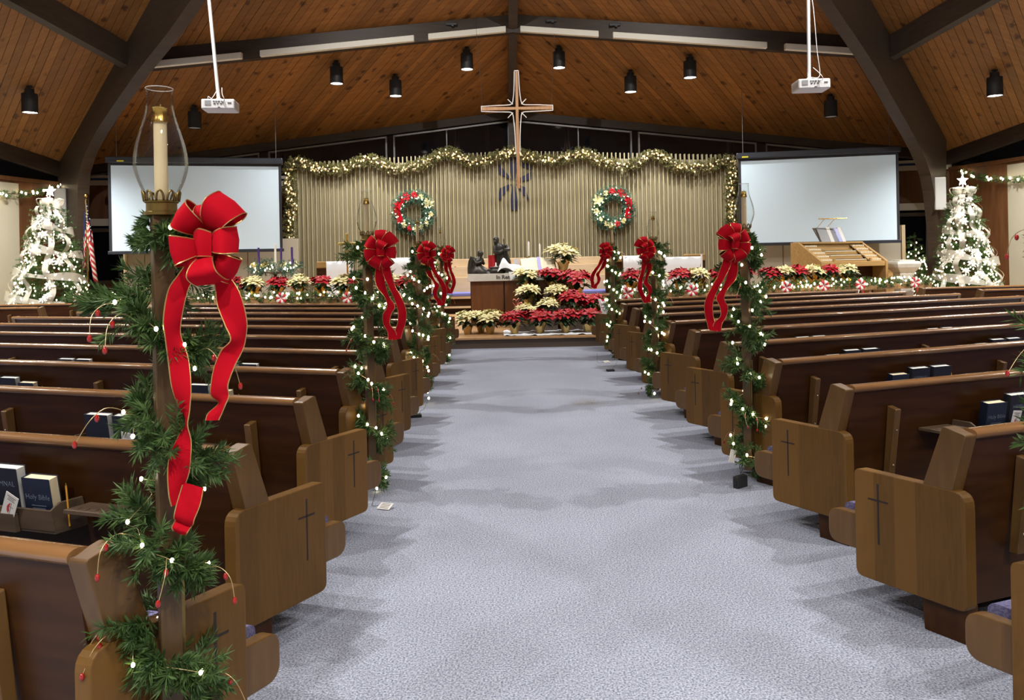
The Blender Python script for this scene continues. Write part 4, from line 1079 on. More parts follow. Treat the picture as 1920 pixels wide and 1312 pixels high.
# ---- organ console
t = thing('organ_console', 'oak organ console with stop tabs, manuals and music on its desk', 'organ', (6.55, 15.75, .18), .32)
for s in (-1, 1):
    prof = [(-.45, 0), (.45, 0), (.45, 1.50), (.22, 1.50), (-.36, 1.16), (-.45, 1.10)]
    MB().prism([(s * .80 - .03, y, z) for y, z in prof], [(s * .80 + .03, y, z) for y, z in prof]).build('side_panel', M_oak, t, bevel=.006)
MB().bbox((-.77, .3, 0), (.77, .44, 1.49)).build('back_panel', M_oak, t)
MB().bbox((-.77, -.44, 1.00), (.77, .35, 1.10)).build('key_desk', M_oak, t, bevel=.006)
MB().bbox((-.77, -.1, 0), (.77, -.06, 1.0)).build('knee_panel', M_pewdark, t)
MB().bbox((-.77, .14, 1.47), (.77, .44, 1.51)).build('top_board', M_oak, t, bevel=.006)
MB().prism([(-.77, .12, 1.1), (-.77, .32, 1.1), (-.77, .32, 1.48), (-.77, .2, 1.48)], [(.77, .12, 1.1), (.77, .32, 1.1), (.77, .32, 1.48), (.77, .2, 1.48)]).build('inner_slope', M_oak, t)
M_ivory = mat('ivory_key', (.75, .70, .56), .35); M_ebony = mat('ebony_key', (.015, .013, .012), .35)
for k in range(3):
    y = -.34 + k * .14; z = 1.10 + k * .085
    mnl = MB().bbox((-.40, y, z), (.40, y + .17, z + .035)).build('manual', M_oak, t)
    MB().bbox((-.38, y - .005, z + .035), (.38, y + .13, z + .048)).build('white_keys', M_ivory, mnl)
    mb = MB()
    for j in range(35):
        if j % 7 in (2, 6): continue
        x = -.375 + (j + 1) * .0215; mb.bbox((x - .005, y + .04, z + .046), (x + .005, y + .13, z + .058))
    tag(mb.build('black_keys', M_ebony, mnl), kind='stuff')
    MB().bbox((-.42, y + .13, z + .03), (.42, y + .15, z + .085)).build('key_slip', M_oak, mnl)
for s in (-1, 1):
    jb = MB().prism([(s * .45, -.38, 1.10), (s * .77, -.38, 1.10), (s * .77, .2, 1.46), (s * .45, .2, 1.46)], [(s * .45, -.36, 1.09), (s * .77, -.36, 1.09), (s * .77, .22, 1.45), (s * .45, .22, 1.45)]).build('stop_jamb', M_oak, t)
    for r in range(5):
        for c in range(7):
            x = s * (.47 + c * .044); y = -.34 + r * .115; z = 1.125 + r * .0715
            MB().box(x, y, z + .012, .026, .03, .028).build('stop_tab', M_ivory, jb)
    MB().bbox((s * .45 - .02, -.40, 1.08), (s * .45 + .02, -.36, 1.16)).build('cheek', M_oak, t)
desk = MB().prism([(-.30, .16, 1.50), (.30, .16, 1.50), (.30, .19, 1.50), (-.30, .19, 1.50)], [(-.36, .32, 1.80), (.36, .32, 1.80), (.36, .35, 1.80), (-.36, .35, 1.80)]).build('music_desk', mat('dark_music_desk', (.09, .075, .055), .5), t)
MB().tube([(-.33, .18, 1.98), (.33, .12, 1.99)], .012, 6).build('lamp_bar', M_brass, t)
for x in (-.25, .0): MB().tube([(x, .33, 1.8), (x + .06, .17, 1.98)], .006, 5).build('lamp_arm', M_brass, t)
def on_desk(x0, x1, h, m, nm, label, fan=0.0, col=None):
    tt = thing(nm, label, 'sheet music', (6.55, 15.75, .18), .32, 'music on the organ desk')
    zb = 1.505
    MB().prism([(x0, .135, zb), (x1, .135 + fan, zb), (x1, .155 + fan, zb), (x0, .155, zb)], [(x0, .135 + h * .53, zb + h), (x1, .135 + fan + h * .53, zb + h), (x1, .155 + fan + h * .53, zb + h), (x0, .155 + h * .53, zb + h)]).build('cover', m, tt)
on_desk(-.30, -.06, .30, mat('grey_binder', (.16, .16, .16), .5), 'music_binder', 'grey music binder on the organ desk')
on_desk(-.06, .03, .31, M_paper, 'music_booklet', 'white music booklet beside the grey binder on the organ desk')
on_desk(.03, .15, .27, mat('dark_booklet_cover', (.04, .045, .06), .5), 'music_book', 'black music book on the organ desk')
on_desk(.13, .24, .28, mat('blue_booklet_cover', (.03, .045, .28), .4), 'hymn_booklet', 'blue night-scene booklet on the organ desk')
on_desk(.24, .32, .30, M_paper, 'music_sheet', 'white sheet of music at the organ desk end')
t = thing('side_cabinet', 'low oak cabinet between the organ console and the stone font', 'cabinet', (7.85, 16.45, .18), .1)
MB().bbox((-.35, -.15, 0), (.35, .2, .92)).build('body', M_oak, t, bevel=.006); MB().bbox((-.4, -.18, .92), (.4, .23, .97)).build('top', M_oak, t, bevel=.006)

# ---- advent wreath on its stand
t = thing('advent_wreath', 'advent wreath with three purple candles and one white on a stand', 'wreath', (-4.73, 15.0, .18))
MB().lathe([(.2, 0), (.2, .04), (.03, .07), (.03, 1.08), (.2, 1.12), (.3, 1.13)], 16).build('stand', M_black, t, True, angle=50)
ring_pts = [Vector((.37 * cos(a), .30 * sin(a), 1.20)) for a in [2 * pi * k / 24 for k in range(25)]]
inst('greens', swag_greens(ring_pts, .15, 75, 26, .06, .005, 31, M_pineblue), t)
swag_bulbs(t, ring_pts, .10, 34, .012, M_bulb, 32, .02)
for x, y, c in ((-.30, -.05, 'p'), (.06, .2, 'p'), (.33, -.02, 'p'), (.02, -.05, 'w')):
    m = mat('purple_candle_wax', (.055, .022, .17), .5) if c == 'p' else mat('ivory_candle_wax', (.85, .83, .76), .5)
    MB().lathe([(.021, 1.15), (.021, 1.60 if c == 'p' else 1.66), (.0, 1.605 if c == 'p' else 1.665)], 10, (x, y, 0)).build('candle', m, t, True, angle=60)
for k, (a, c) in enumerate(((.3, 'cream'), (1.8, 'cream'), (3.2, 'cream'), (4.4, 'cream'), (5.4, 'cream'))):
    o = inst('flower_head', FLOWER[(c, k % 3)], t, loc=(.37 * cos(a), .30 * sin(a) - .05, 1.27)); o.scale = (.7, .7, .7); o.rotation_euler = (.8, 0, a)

# ---- poinsettias along the rails
def rail_plants(s, xs, cols, nm, k0=0):
    for k, (x, c) in enumerate(zip(xs, cols)):
        px, py = rail_pt(s, x, .16)
        poinsettia(c, (px, py, .18 + .665), '%s poinsettia in gold foil on the %s-side rail, %s from the aisle' % (c, nm, ordn[k]), grp[c], .98, 'foil', 7, .14)
rail_plants(1, [1.85, 2.3, 2.75, 3.12, 3.5, 4.0, 4.55, 4.82, 5.12, 5.50, 5.80, 6.22], ['red', 'cream', 'red', 'cream', 'red', 'red', 'red', 'cream', 'red', 'cream', 'red', 'cream'], 'organ')
rail_plants(-1, [1.95, 2.22, 2.85, 3.15, 3.55, 4.0, 4.42, 4.9, 5.25], ['red', 'cream', 'red', 'cream', 'red', 'cream', 'red', 'cream', 'red'], 'flag')
# ================================================================== CHRISTMAS DECORATIONS
M_velvet = mat('red_velvet_ribbon', (0.40, 0.002, 0.011), 0.85, spec=0.1)
M_goldtrim = mat('gold_ribbon_wire', (0.62, 0.42, 0.16), 0.35, metal=0.8)
M_cplass = None
M_postwood = varied('candle_post_wood', (0.06, 0.033, 0.013), (0.09, 0.05, 0.02), 3, 0.42, 4, (9, 9, 1), spec=0.4)
M_brassold = mat('antique_brass', (0.20, 0.14, 0.05), 0.35, metal=0.9)
M_candle = mat('cream_candle_wax', (0.62, 0.50, 0.30), 0.5)
M_gem = mat('red_glass_berry', (0.42, 0.012, 0.01), 0.12, spec=0.8)
M_gem.node_tree.nodes['Principled BSDF'].inputs['Transmission Weight'].default_value = 0.35
M_chim = bpy.data.materials.new('clear_chimney_glass'); M_chim.use_nodes = True
_N, _L = nt(M_chim); _N.clear()
_out = _N.new('ShaderNodeOutputMaterial'); _tr = _N.new('ShaderNodeBsdfTransparent'); _gl = _N.new('ShaderNodeBsdfGlossy'); _gl.inputs['Roughness'].default_value = 0.02
_lw = _N.new('ShaderNodeLayerWeight'); _lw.inputs['Blend'].default_value = 0.12; _mx = _N.new('ShaderNodeMixShader')
_tr.inputs[0].default_value = (0.93, 0.94, 0.93, 1)
_mr = _N.new('ShaderNodeMapRange'); _mr.inputs[1].default_value = 0; _mr.inputs[2].default_value = 1; _mr.inputs[3].default_value = 0.02; _mr.inputs[4].default_value = 0.6
_L.new(_lw.outputs['Fresnel'], _mr.inputs[0]); _L.new(_mr.outputs[0], _mx.inputs[0]); _L.new(_tr.outputs[0], _mx.inputs[1]); _L.new(_gl.outputs[0], _mx.inputs[2]); _L.new(_mx.outputs[0], _out.inputs[0])

# ---- ribbons
def ribbon(name, centres, halfs, parent, m=None, trim=True, tr=.0016, n=6):
    """ribbon through centres with half-width vectors; gold wire on both edges as a sub-part"""
    k = len(centres)
    C = catmull(centres, n); H = catmull(halfs, n)
    m = m or M_velvet
    a = [c + h for c, h in zip(C, H)]; b = [c - h for c, h in zip(C, H)]
    mid = []
    for i, (c, h) in enumerate(zip(C, H)):
        t = (C[min(i + 1, len(C) - 1)] - C[max(i - 1, 0)])
        nn = t.cross(h); nn = nn.normalized() if nn.length > 1e-9 else Vector((0, 0, 0))
        mid.append(c + nn * h.length * .12)
    o = MB().grid([a, [x * .5 + y * .5 for x, y in zip(a, mid)], mid, [x * .5 + y * .5 for x, y in zip(b, mid)], b]).build(name, m, parent, True)
    if trim:
        for e in (a, b): MB().tube(e, tr, 4).build('gold_trim', M_goldtrim, o)
    return o
def bow_loop(parent, ang, L, w, fwd=.05, roll=0.0, base=(0, 0, 0)):
    d = Vector((cos(ang), 0, sin(ang))); p = Vector((-sin(ang), 0, cos(ang))); y = Vector((0, 1, 0)); B = Vector(base)
    prof = [(0, 0, .35), (.35, -fwd * .9, .75), (.72, -fwd * 1.15, 1.0), (.98, -fwd * .5, 1.05), (1.0, fwd * .1, 1.05), (.75, fwd * .45, .95), (.35, fwd * .3, .6), (0, 0.01, .3)]
    C = [B + d * (t * L) + y * yy for t, yy, _ in prof]
    H = [(p * cos(roll) + y * sin(roll)) * (w * s) for _, _, s in prof]
    ribbon('bow_loop', C, H, parent)
def make_bow(name, label, variant):
    t = thing(name, label, 'bow', (0, 0, 0), 0, 'red velvet bows on the candle posts')
    if variant == 'near':
        for a, L, w, f, r, b in ((2.45, .085, .036, .05, .2, (-.005, 0, .03)), (.85, .10, .040, .055, -.2, (.0, 0, .03)), (.15, .075, .034, .05, .3, (0, 0, .0)), (3.3, .075, .036, .07, .1, (.0, -.02, -.005)), (4.9, .075, .036, .065, .3, (.005, -.02, -.02)), (5.7, .07, .034, .04, -.2, (.01, 0, -.03)), (1.55, .07, .032, .03, .5, (-.01, .01, .03)), (4.0, .06, .034, .05, -.2, (0, -.01, -.02))):
            bow_loop(t, a, L, w, f, r, b)
        ribbon('knot', [(-.02, -.05, .0), (.0, -.065, .005), (.025, -.05, .0)], [(0, .0, .03), (0, 0, .034), (0, 0, .03)], t)
        q = .00131
        def px(P, y0=0.0): return [Vector(((x - 395) * q, y0 + dy, -(yy - 445) * q)) for x, yy, dy, _, _ in P], [Vector((hx * q, hd * q, 0)) for _, _, _, hx, hd in P]
        LT = [(365, 475, .0, 12, 0), (348, 505, .0, 17, 4), (334, 532, -.01, 18, 4), (322, 585, -.01, 14, 10), (319, 620, -.0, 9, 16), (327, 666, .005, 16, 10), (334, 720, .0, 19, 0), (336, 765, .01, 14, -10), (338, 792, .015, 9, -17), (334, 822, .01, 17, -8), (329, 850, .0, 21, 0), (326, 885, -.005, 19, 6), (321, 922, -.005, 8, 16), (324, 945, .0, 8, 16)]
        C, H = px(LT); ribbon('tail', C, H, t)
        C, H = px([(350, 912, .012, 19, 3), (346, 940, -.004, 21, 2), (338, 966, -.01, 19, 2), (334, 978, -.004, 18, 2), (330, 985, .006, 15, 2), (326, 994, -.006, 14, 3), (323, 1003, .004, 10, 6)]); H = [h + Vector((0, 0, -7 * q)) for h in H]; ribbon('tail_end', C, H, t)
        RT = [(415, 500, .0, 14, 0), (428, 530, .0, 22, 0), (437, 562, -.005, 25, 3), (447, 598, -.005, 19, 10), (450, 628, .0, 9, 18), (436, 650, .005, 19, 8), (421, 682, .0, 20, 0), (412, 715, -.005, 19, -6), (411, 737, -.0, 20, -6), (413, 755, .005, 12, -16), (400, 772, .0, 15, -4), (394, 785, .0, 13, 0)]
        C, H = px(RT); ribbon('tail', C, H, t)
    else:
        for a, L, w, f, r, b in ((2.5, .10, .040, .05, .2, (0, 0, .01)), (.7, .11, .042, .05, -.2, (0, 0, .02)), (1.55, .10, .038, .04, .3, (0, 0, .03)), (.0, .09, .036, .05, .2, (0, 0, -.01)), (3.3, .10, .038, .05, .1, (0, -.01, -.01)), (4.2, .09, .038, .06, .2, (0, -.01, -.02)), (5.2, .085, .036, .06, -.2, (.01, 0, -.02)), (1.1, .07, .034, .07, .4, (-.01, -.02, .0))):
            bow_loop(t, a, L, w, f, r, b)
        ribbon('knot', [(-.02, -.06, .0), (.0, -.075, .005), (.025, -.06, .0)], [(0, .0, .03), (0, 0, .034), (0, 0, .03)], t)
        sg = 1
        C = [(.0, 0, -.05), (-.012, -.005, -.14), (-.005, .0, -.22), (.03, .005, -.29), (.055, .0, -.35), (.03, -.005, -.40), (.025, 0, -.46), (.055, 0, -.51), (.06, 0, -.56)]
        H = [(.02, 0, 0), (.028, .005, 0), (.026, .012, 0), (.012, .022, 0), (.024, .006, 0), (.026, 0, 0), (.022, -.012, 0), (.026, 0, 0), (.027, .004, 0)]
        ribbon('tail', C, H, t)
        C = [(.02, .0, -.05), (.035, .0, -.14), (.06, .005, -.22), (.10, .0, -.30), (.125, -.005, -.38), (.12, .0, -.45), (.10, .005, -.51), (.085, 0, -.56)]
        H = [(.02, 0, 0), (.026, .008, 0), (.018, .02, 0), (.025, -.006, 0), (.026, 0, 0), (.024, .01, 0), (.026, .0, 0), (.027, .004, .004)]
        ribbon('tail', C, H, t)
    return t

# ---- candle posts
PM = {}
mb = MB(); mb.bbox((-.025, -.025, .09), (.025, .025, 1.63)); PM['post'] = mb.mesh('post', M_postwood, bevel=.003)
mb = MB(); mb.bbox((.025, -.016, .40), (.034, .016, .80)); PM['channel'] = mb.mesh('brass_channel', M_brassold)
mb = MB(); mb.lathe([(.025, 1.62), (.042, 1.625), (.042, 1.632), (.037, 1.636), (.037, 1.655), (.041, 1.657), (.041, 1.662), (.030, 1.662), (.0, 1.65)], 24); PM['cup'] = mb.mesh('brass_cup', M_brassold, True, angle=40)
mb = MB()
for k in range(10):
    a0 = 2 * pi * k / 10; pts = []
    for j in range(9):
        v = pi * j / 8; a = a0 + (-cos(v)) * .21; pts.append((.041 * cos(a) * (1 + .1 * sin(v)), .041 * sin(a) * (1 + .1 * sin(v)), 1.66 + .026 * sin(v)))
    mb.tube(pts, .0028, 5)
PM['crown'] = mb.mesh('brass_crown', M_brassold, True)
mb = MB(); mb.lathe([(.0165, 1.65), (.0158, 1.868)], 20); PM['candle'] = mb.mesh('candle', M_candle, True, angle=50)
mb = MB(); mb.lathe([(.0205, 1.861), (.0205, 1.867), (.0185, 1.872), (.0165, 1.896), (.0178, 1.899), (.0, 1.899)], 20); mb.tube([(0, 0, 1.897), (.002, 0, 1.908)], .0015, 5); PM['cap'] = mb.mesh('candle_cap', M_brass, True, angle=40)
mb = MB()
prof = [(.034, 1.664), (.043, 1.683), (.055, 1.71), (.0635, 1.74), (.065, 1.762), (.061, 1.795), (.051, 1.832), (.041, 1.863), (.0345, 1.89), (.0318, 1.915), (.0322, 1.942), (.0332, 1.947), (.0325, 1.949)]
V = catmull([(r, 0, z) for r, z in prof], 3)
n = 40
rings = [[(p[0] * cos(2 * pi * j / n), p[0] * sin(2 * pi * j / n), p[2]) for j in range(n)] for p in V]
mb.loft(rings, caps=False); PM['chimney'] = mb.mesh('glass_chimney', M_chim, True)
M_rimglass = mat('glass_rim_edge', (0.75, 0.72, 0.68), 0.08, alpha=0.55)
PM['rim'] = MB().tube([(.0327 * cos(2 * pi * k / 32), .0327 * sin(2 * pi * k / 32), 1.948) for k in range(33)], .0011, 5).mesh('glass_rim', M_rimglass, True)
# garland meshes wound round the post (origin at post foot)
def helix(turns, z0, z1, r, ph, wob=.0):
    k = 90; return [Vector((r * (1 + wob * sin(t * 31)) * cos(ph + turns * 2 * pi * t), r * (1 + wob * sin(t * 31)) * sin(ph + turns * 2 * pi * t), z0 + (z1 - z0) * t)) for t in [i / k for i in range(k + 1)]]
def post_greens(seed, nn, nl, w, per_m):
    path = helix(5.6, 1.59, .07, .046, 2.2 + seed, .1)
    r = np.random.default_rng(seed); L = path_len(path); n = int(L * per_m)
    C, T, tt = along(path, n, r)
    out = C.copy(); out[:, 2] = 0; out /= np.linalg.norm(out, axis=1)[:, None]
    # tufts: sprigs cluster
    D = out * .75 + rand_dirs(r, n) * .75 + np.array([0, 0, -.15]); D /= np.linalg.norm(D, axis=1)[:, None]
    long = .6 + .75 * (np.sin(tt * 47 + seed) > .1) * r.uniform(.6, 1.2, n)
    N = Needles(seed)
    for lo, hi, sl in ((0, .8, .06), (.8, 1.1, .095), (1.1, 9, .125)):
        s = (long >= lo) & (long < hi)
        if s.any(): N.sprigs(C[s], D[s], sl, nn, nl, w, .7); N.stems(C[s], D[s], sl, .0012)
    an = r.uniform(0, 2 * pi, 46); C2 = np.stack([.035 * np.cos(an), .035 * np.sin(an), r.uniform(1.55, 1.62, 46)], 1); D2 = np.stack([np.cos(an), np.sin(an), r.uniform(-.5, .2, 46)], 1)
    N.sprigs(C2, D2, .03, nn // 2, nl * .85, w, .7)
    C3 = np.stack([-.03 - r.uniform(0, .13, 12), r.uniform(-.03, .03, 12), 1.40 + r.uniform(-.02, .03, 12)], 1); D3 = np.stack([-np.ones(12), r.uniform(-.4, .4, 12), r.uniform(-.2, .45, 12)], 1)
    N.sprigs(C3, D3, .05, nn, nl * .9, w, .6)
    return N.mesh('greens', M_pine), path
def berry_pick(parent, base, d, seed):
    rr = random.Random(seed); base = Vector(base); d = Vector(d)
    pts = catmull([base, base + d * .05 + Vector((0, 0, .02)), base + d * .09 + Vector((0, 0, -.005)), base + d * .115 + Vector((rr.uniform(-.02, .02), 0, -.06))], 5)
    o = MB().tube(pts, .0011, 4).build('berry_wire', M_copper, parent, True)
    for p in (pts[-1], pts[len(pts) // 2] + Vector((0, 0, -.012))):
        b = MB().sphere((0, 0, 0), .0075, 8, 6, (.8, .8, 1.25)).build('berry', M_gem, o, True); b.location = p
GREEN_NEAR, PATH_NEAR = post_greens(3, 90, .037, .0021, 118)
GREEN_FAR, PATH_FAR = post_greens(8, 44, .042, .0036, 130)
def post_place(side, i): return pew_world(side, i, .285, -.047, 0)
where = {(-1, 0): 'rearmost flag-side pew', (-1, 3): 'eighth flag-side pew from the step', (-1, 6): 'fifth flag-side pew from the step', (-1, 9): 'second flag-side pew from the step',
         (1, -1): 'rearmost organ-side pew', (1, 2): 'eighth organ-side pew from the step', (1, 5): 'fifth organ-side pew from the step', (1, 8): 'second organ-side pew from the step'}
BOWS = {'near': None, 'far': None}
for (side, i), w in where.items():
    p = post_place(side, i) + (Vector((.02, .12, 0)) if i == -1 else Vector()); near = (side, i) == (-1, 0); far = max(0, i) > 4
    rz = -side * (pi / 2 - TH) if False else (TH if side < 0 else -TH)
    t = thing('candle_post', 'wooden candle post with glass chimney on the %s' % w, 'candle post', p, 0, 'candle posts along the aisle')
    inst('post', PM['post'], t, rotz=rz); inst('brass_channel', PM['channel'], t, rotz=rz)
    cup = inst('brass_cup', PM['cup'], t); inst('brass_crown', PM['crown'], cup)
    cd = inst('candle', PM['candle'], t); inst('candle_cap', PM['cap'], cd); ch = inst('glass_chimney', PM['chimney'], t); inst('glass_rim', PM['rim'], ch)
    # garland
    g = thing('pine_garland', 'green pine garland with red berries on the %s' % w, 'garland', p, 0 if near else (3.1 if i == -1 else random.Random(i * 7 + side).uniform(0, 6)), 'pine garlands on the candle posts')
    inst('greens', GREEN_NEAR if near else GREEN_FAR, g)
    path = PATH_NEAR if near else PATH_FAR
    rr = np.random.default_rng(40 + i * 3 + side)
    C, T, _ = along(path, 13 if near else 8, rr)
    for k, c in enumerate(C):
        o = Vector((c[0], c[1], 0)).normalized()
        if near: o = (o + Vector((0, -.7, 0))).normalized()
        berry_pick(g, Vector(c) + o * .04, o, k + i)
    # light string
    s = thing('light_string', 'warm white light string on the %s' % w, 'string lights', p, 0, 'light strings on the candle posts')
    rb = .0045 if near else (.0075 if not far else (.0105 if i < 8 else .013))  # farther bulbs are made larger to stand in for the bloom around them
    nb = 28 if near else 44
    C, T, tt = along(path, (np.arange(nb) + rr.uniform(.2, .8, nb)) / nb, rr)
    D = C.copy(); D[:, 2] = 0; D /= np.linalg.norm(D, axis=1)[:, None]; D = D + rand_dirs(rr, nb) * .5 + np.array([0, -.9, 0]); D /= np.linalg.norm(D, axis=1)[:, None]
    Q = [Vector(c + d * rr.uniform(.05, .09)) for c, d in zip(C, D)]
    me = bulb_mesh(rb, M_bulb)
    for q in Q: inst('bulb', me, s, loc=q)
    wire = []
    for q, c in zip(Q, C): wire += [q, Vector(c) * .5 + q * .5 + Vector((0, 0, -.02))]
    MB().tube(catmull(wire, 3), .0009 if near else .0016, 4).build('wire', M_copper, s, True)
    # bow
    kind = 'near' if near else 'far'
    label = 'red velvet bow with gold edges on the %s' % w
    if BOWS[kind] is None: b = BOWS[kind] = make_bow('red_bow', label, kind)
    else: b = copy_tree(BOWS[kind], label)
    if near: b.location = (-1.072, 1.895, 1.545); b.scale = (.92, .92, .96)
    else:
        b.location = p + Vector((-side * .105, -.10, 1.555)); sc = 1.0 if i < 5 else .97
        b.scale = (-side * sc, sc, sc); b.rotation_euler = (0, {3: 0, 6: -.12, 9: .1, 2: .1, 5: -.15, 8: .2, -1: 0}[i], 0)
    if (side, i) == (1, -1): b.location = p + Vector((.0, -.08, 1.36))

# ---- battery packs and tags on the floor
for x, y, z, a, nm in ((1.14, 4.93, .0, .6, 'hanging pack below the eighth organ-side pew post'), (-1.2, 7.36, .0, .2, 'under the fifth flag-side pew post'), (1.02, 9.99, .0, .1, 'near the second organ-side pew post')):
    t = thing('battery_pack', 'small black battery box on the carpet, %s' % nm, 'battery box', (x, y, 0), a, 'battery boxes of the light strings')
    h = .075 if x > 1.1 else .028
    MB().bbox((-.05, -.02 if h > .05 else -.035, 0), (.05, .02 if h > .05 else .035, h)).build('case', M_black, t, bevel=.005)
    MB().bbox((-.055, -.012, h * .3), (-.05, .012, h * .7)).build('switch', M_black, t)
    MB().tube(catmull([(.03, 0, h - .005), (.05, .02, h + .03), (.08, .06, .06), (.12, .10, .12)], 5), .0016, 5).build('wire', M_black, t, True)
for x, y, a, nm in ((-1.09, 4.68, -.4, 'beside the seventh flag-side pew end'), (1.08, 10.8, .5, 'near the front organ-side pew end')):
    t = thing('paper_tag', 'small white printed tag on the carpet %s' % nm, 'tag', (x, y, .004), a, 'paper tags of the light strings')
    MB().box(0, 0, .012, .085, .06, .0015, Matrix.Rotation(.35, 4, 'X')).build('card', M_paper, t)
    mb = MB()
    for k in range(4): mb.box(0, .02 - k * .013, .0135, .06, .004, .001, Matrix.Rotation(.35, 4, 'X'))
    tag(mb.build('print_lines', M_print, t), kind='stuff')
    MB().tube(catmull([(-.04, 0, .01), (-.09, .0, .003), (-.12, .05, .01), (-.1, .08, .12)], 6), .0015, 5).build('wire', M_black, t, True)
pt_ = post_place(1, 2)
t = thing('paper_tag', 'white folded tag hanging from the garland of the eighth organ-side pew post', 'tag', pt_ + Vector((-.13, -.08, .20)), .5, 'paper tags of the light strings')
MB().box(0, 0, 0, .05, .004, .08, Matrix.Rotation(.3, 4, 'Y')).build('card', M_paper, t)
MB().tube([(0, 0, .035), (.03, .02, .10), (.06, .04, .16)], .0014, 4).build('wire', M_copper, t)

# ---- garlands on the slat wall, the rails and the side walls
gpts = [(-5.44, 18.75, 1.89), (-5.46, 18.74, 2.41), (-5.39, 18.76, 2.92), (-5.46, 18.74, 3.38), (-5.41, 18.76, 3.83), (-5.16, 18.81, 3.89), (-4.74, 18.91, 3.75), (-4.12, 19.05, 3.77), (-3.58, 19.18, 3.99), (-2.98, 19.32, 3.74), (-2.33, 19.46, 3.88), (-1.69, 19.61, 4.17), (-1.13, 19.74, 3.97), (-0.58, 19.86, 4.03), (-0.03, 19.99, 4.23), (0.51, 19.88, 4.03), (1.19, 19.73, 3.97), (1.79, 19.59, 4.1), (2.24, 19.48, 3.87), (2.89, 19.34, 3.72), (3.48, 19.2, 3.99), (4.04, 19.07, 3.66), (4.66, 18.93, 3.62), (5.22, 18.8, 3.76), (5.32, 18.78, 3.5), (5.26, 18.79, 3.11), (5.28, 18.79, 2.59), (5.22, 18.8, 2.07)]
path = catmull(gpts, 6)
t = thing('slat_wall_garland', 'long gold-lit garland swagged along the top of the slat wall', 'garland', (0, 0, 0))
inst('greens', swag_greens(path, .14, 150, 26, .06, .006, 51, M_pinegold), t)
mb = MB(); mb.tube(path, .03, 6); mb.build('core', M_stemwood, t)
swag_bulbs(t, path, .11, 295, .017, M_bulbgold, 52)
r = np.random.default_rng(53); C, T, _ = along(path, 420, r); D = rand_dirs(r, 420, (0, -1, 0), .8)
mb = MB()
for c, d in zip(C, D): mb.sphere(c + d * .1, .028, 7, 5)
tag(mb.build('pearl_balls', mat('gold_pearl_ball', (.72, .6, .36), .25, metal=.5), t, True), kind='stuff')
def mint_bow(x, y, z, label, sc=1.0):
    t = thing('peppermint_bow', label, 'bow', (x, y, z), 0, 'red and white striped bows on the rails', (sc, sc, sc))
    mr = mat('red_stripe_ribbon', (.52, .02, .03), .6); mw = mat('white_stripe_ribbon', (.8, .74, .66), .6)
    for k in range(10):
        a = 2 * pi * k / 10; d = Vector((cos(a), 0, sin(a))); p = Vector((-sin(a), 0, cos(a)))
        ribbon('bow_loop', [Vector((0, -.02, 0)), d * .06 + Vector((0, -.05, 0)), d * .105 + Vector((0, -.03, 0)), d * .06 + Vector((0, 0, 0))], [p * .012, p * .02, p * .02, p * .012], t, mr if k % 2 else mw, False, n=4)
    for s in (-1, 1):
        ribbon('tail', [Vector((0, -.03, 0)), Vector((s * .03, -.04, -.08)), Vector((s * .05, -.03, -.17))], [Vector((.012, 0, 0))] * 3, t, mr if s > 0 else mw, False, n=4)
for s, x0, x1, nm, bows in ((-1, 1.8, 9.0, 'flag', (3.0, 4.25, 8.6)), (1, 1.5, 8.1, 'organ', (1.72, 2.9, 4.75, 5.55, 6.35, 7.6))):
    path = []
    k = 60
    for j in range(k + 1):
        x = x0 + (x1 - x0) * j / k; px, py = rail_pt(s, x, -.06); path.append(Vector((px, py, .18 + .70 + .015 * sin(x * 9))))
    t = thing('rail_garland', 'lit pine garland lying along the %s-side communion rail' % nm, 'garland', (0, 0, 0), 0, 'garlands on the communion rails')
    inst('greens', swag_greens(path, .085, 90, 26, .045, .0045, 61 + s, M_pine), t)
    MB().tube(path, .012, 5).build('core', M_stemwood, t)
    swag_bulbs(t, path, .07, 110 if s > 0 else 105, .014, M_bulb, 63 + s, .03)
    for q, x in enumerate(bows):
        px, py = rail_pt(s, x, -.14); mint_bow(px, py, .86, 'red and white striped bow on the %s-side rail, %s from the aisle' % (nm, ordn[q]))
for s, nm, ya, yb, za, zb in ((-1, 'flag', 14.4, 18.15, 2.75, 3.38), (1, 'organ', 14.6, 18.1, 2.6, 3.32)):
    path = []
    for j in range(31):
        v = j / 30; y = ya + (yb - ya) * v; path.append(Vector((s * side_x(y, .14), y, za + (zb - za) * v - .10 * sin(pi * ((v * 2) % 1)))))
    t = thing('wall_garland', 'thin lit garland hung along the cream wall on the %s side' % nm, 'garland', (0, 0, 0), 0, 'garlands on the side walls')
    inst('greens', swag_greens(path, .07, 60, 20, .045, .005, 71 + s, M_pine), t)
    MB().tube(path, .01, 5).build('core', M_stemwood, t)
    swag_bulbs(t, path, .05, 24, .022, M_bulb, 73 + s)

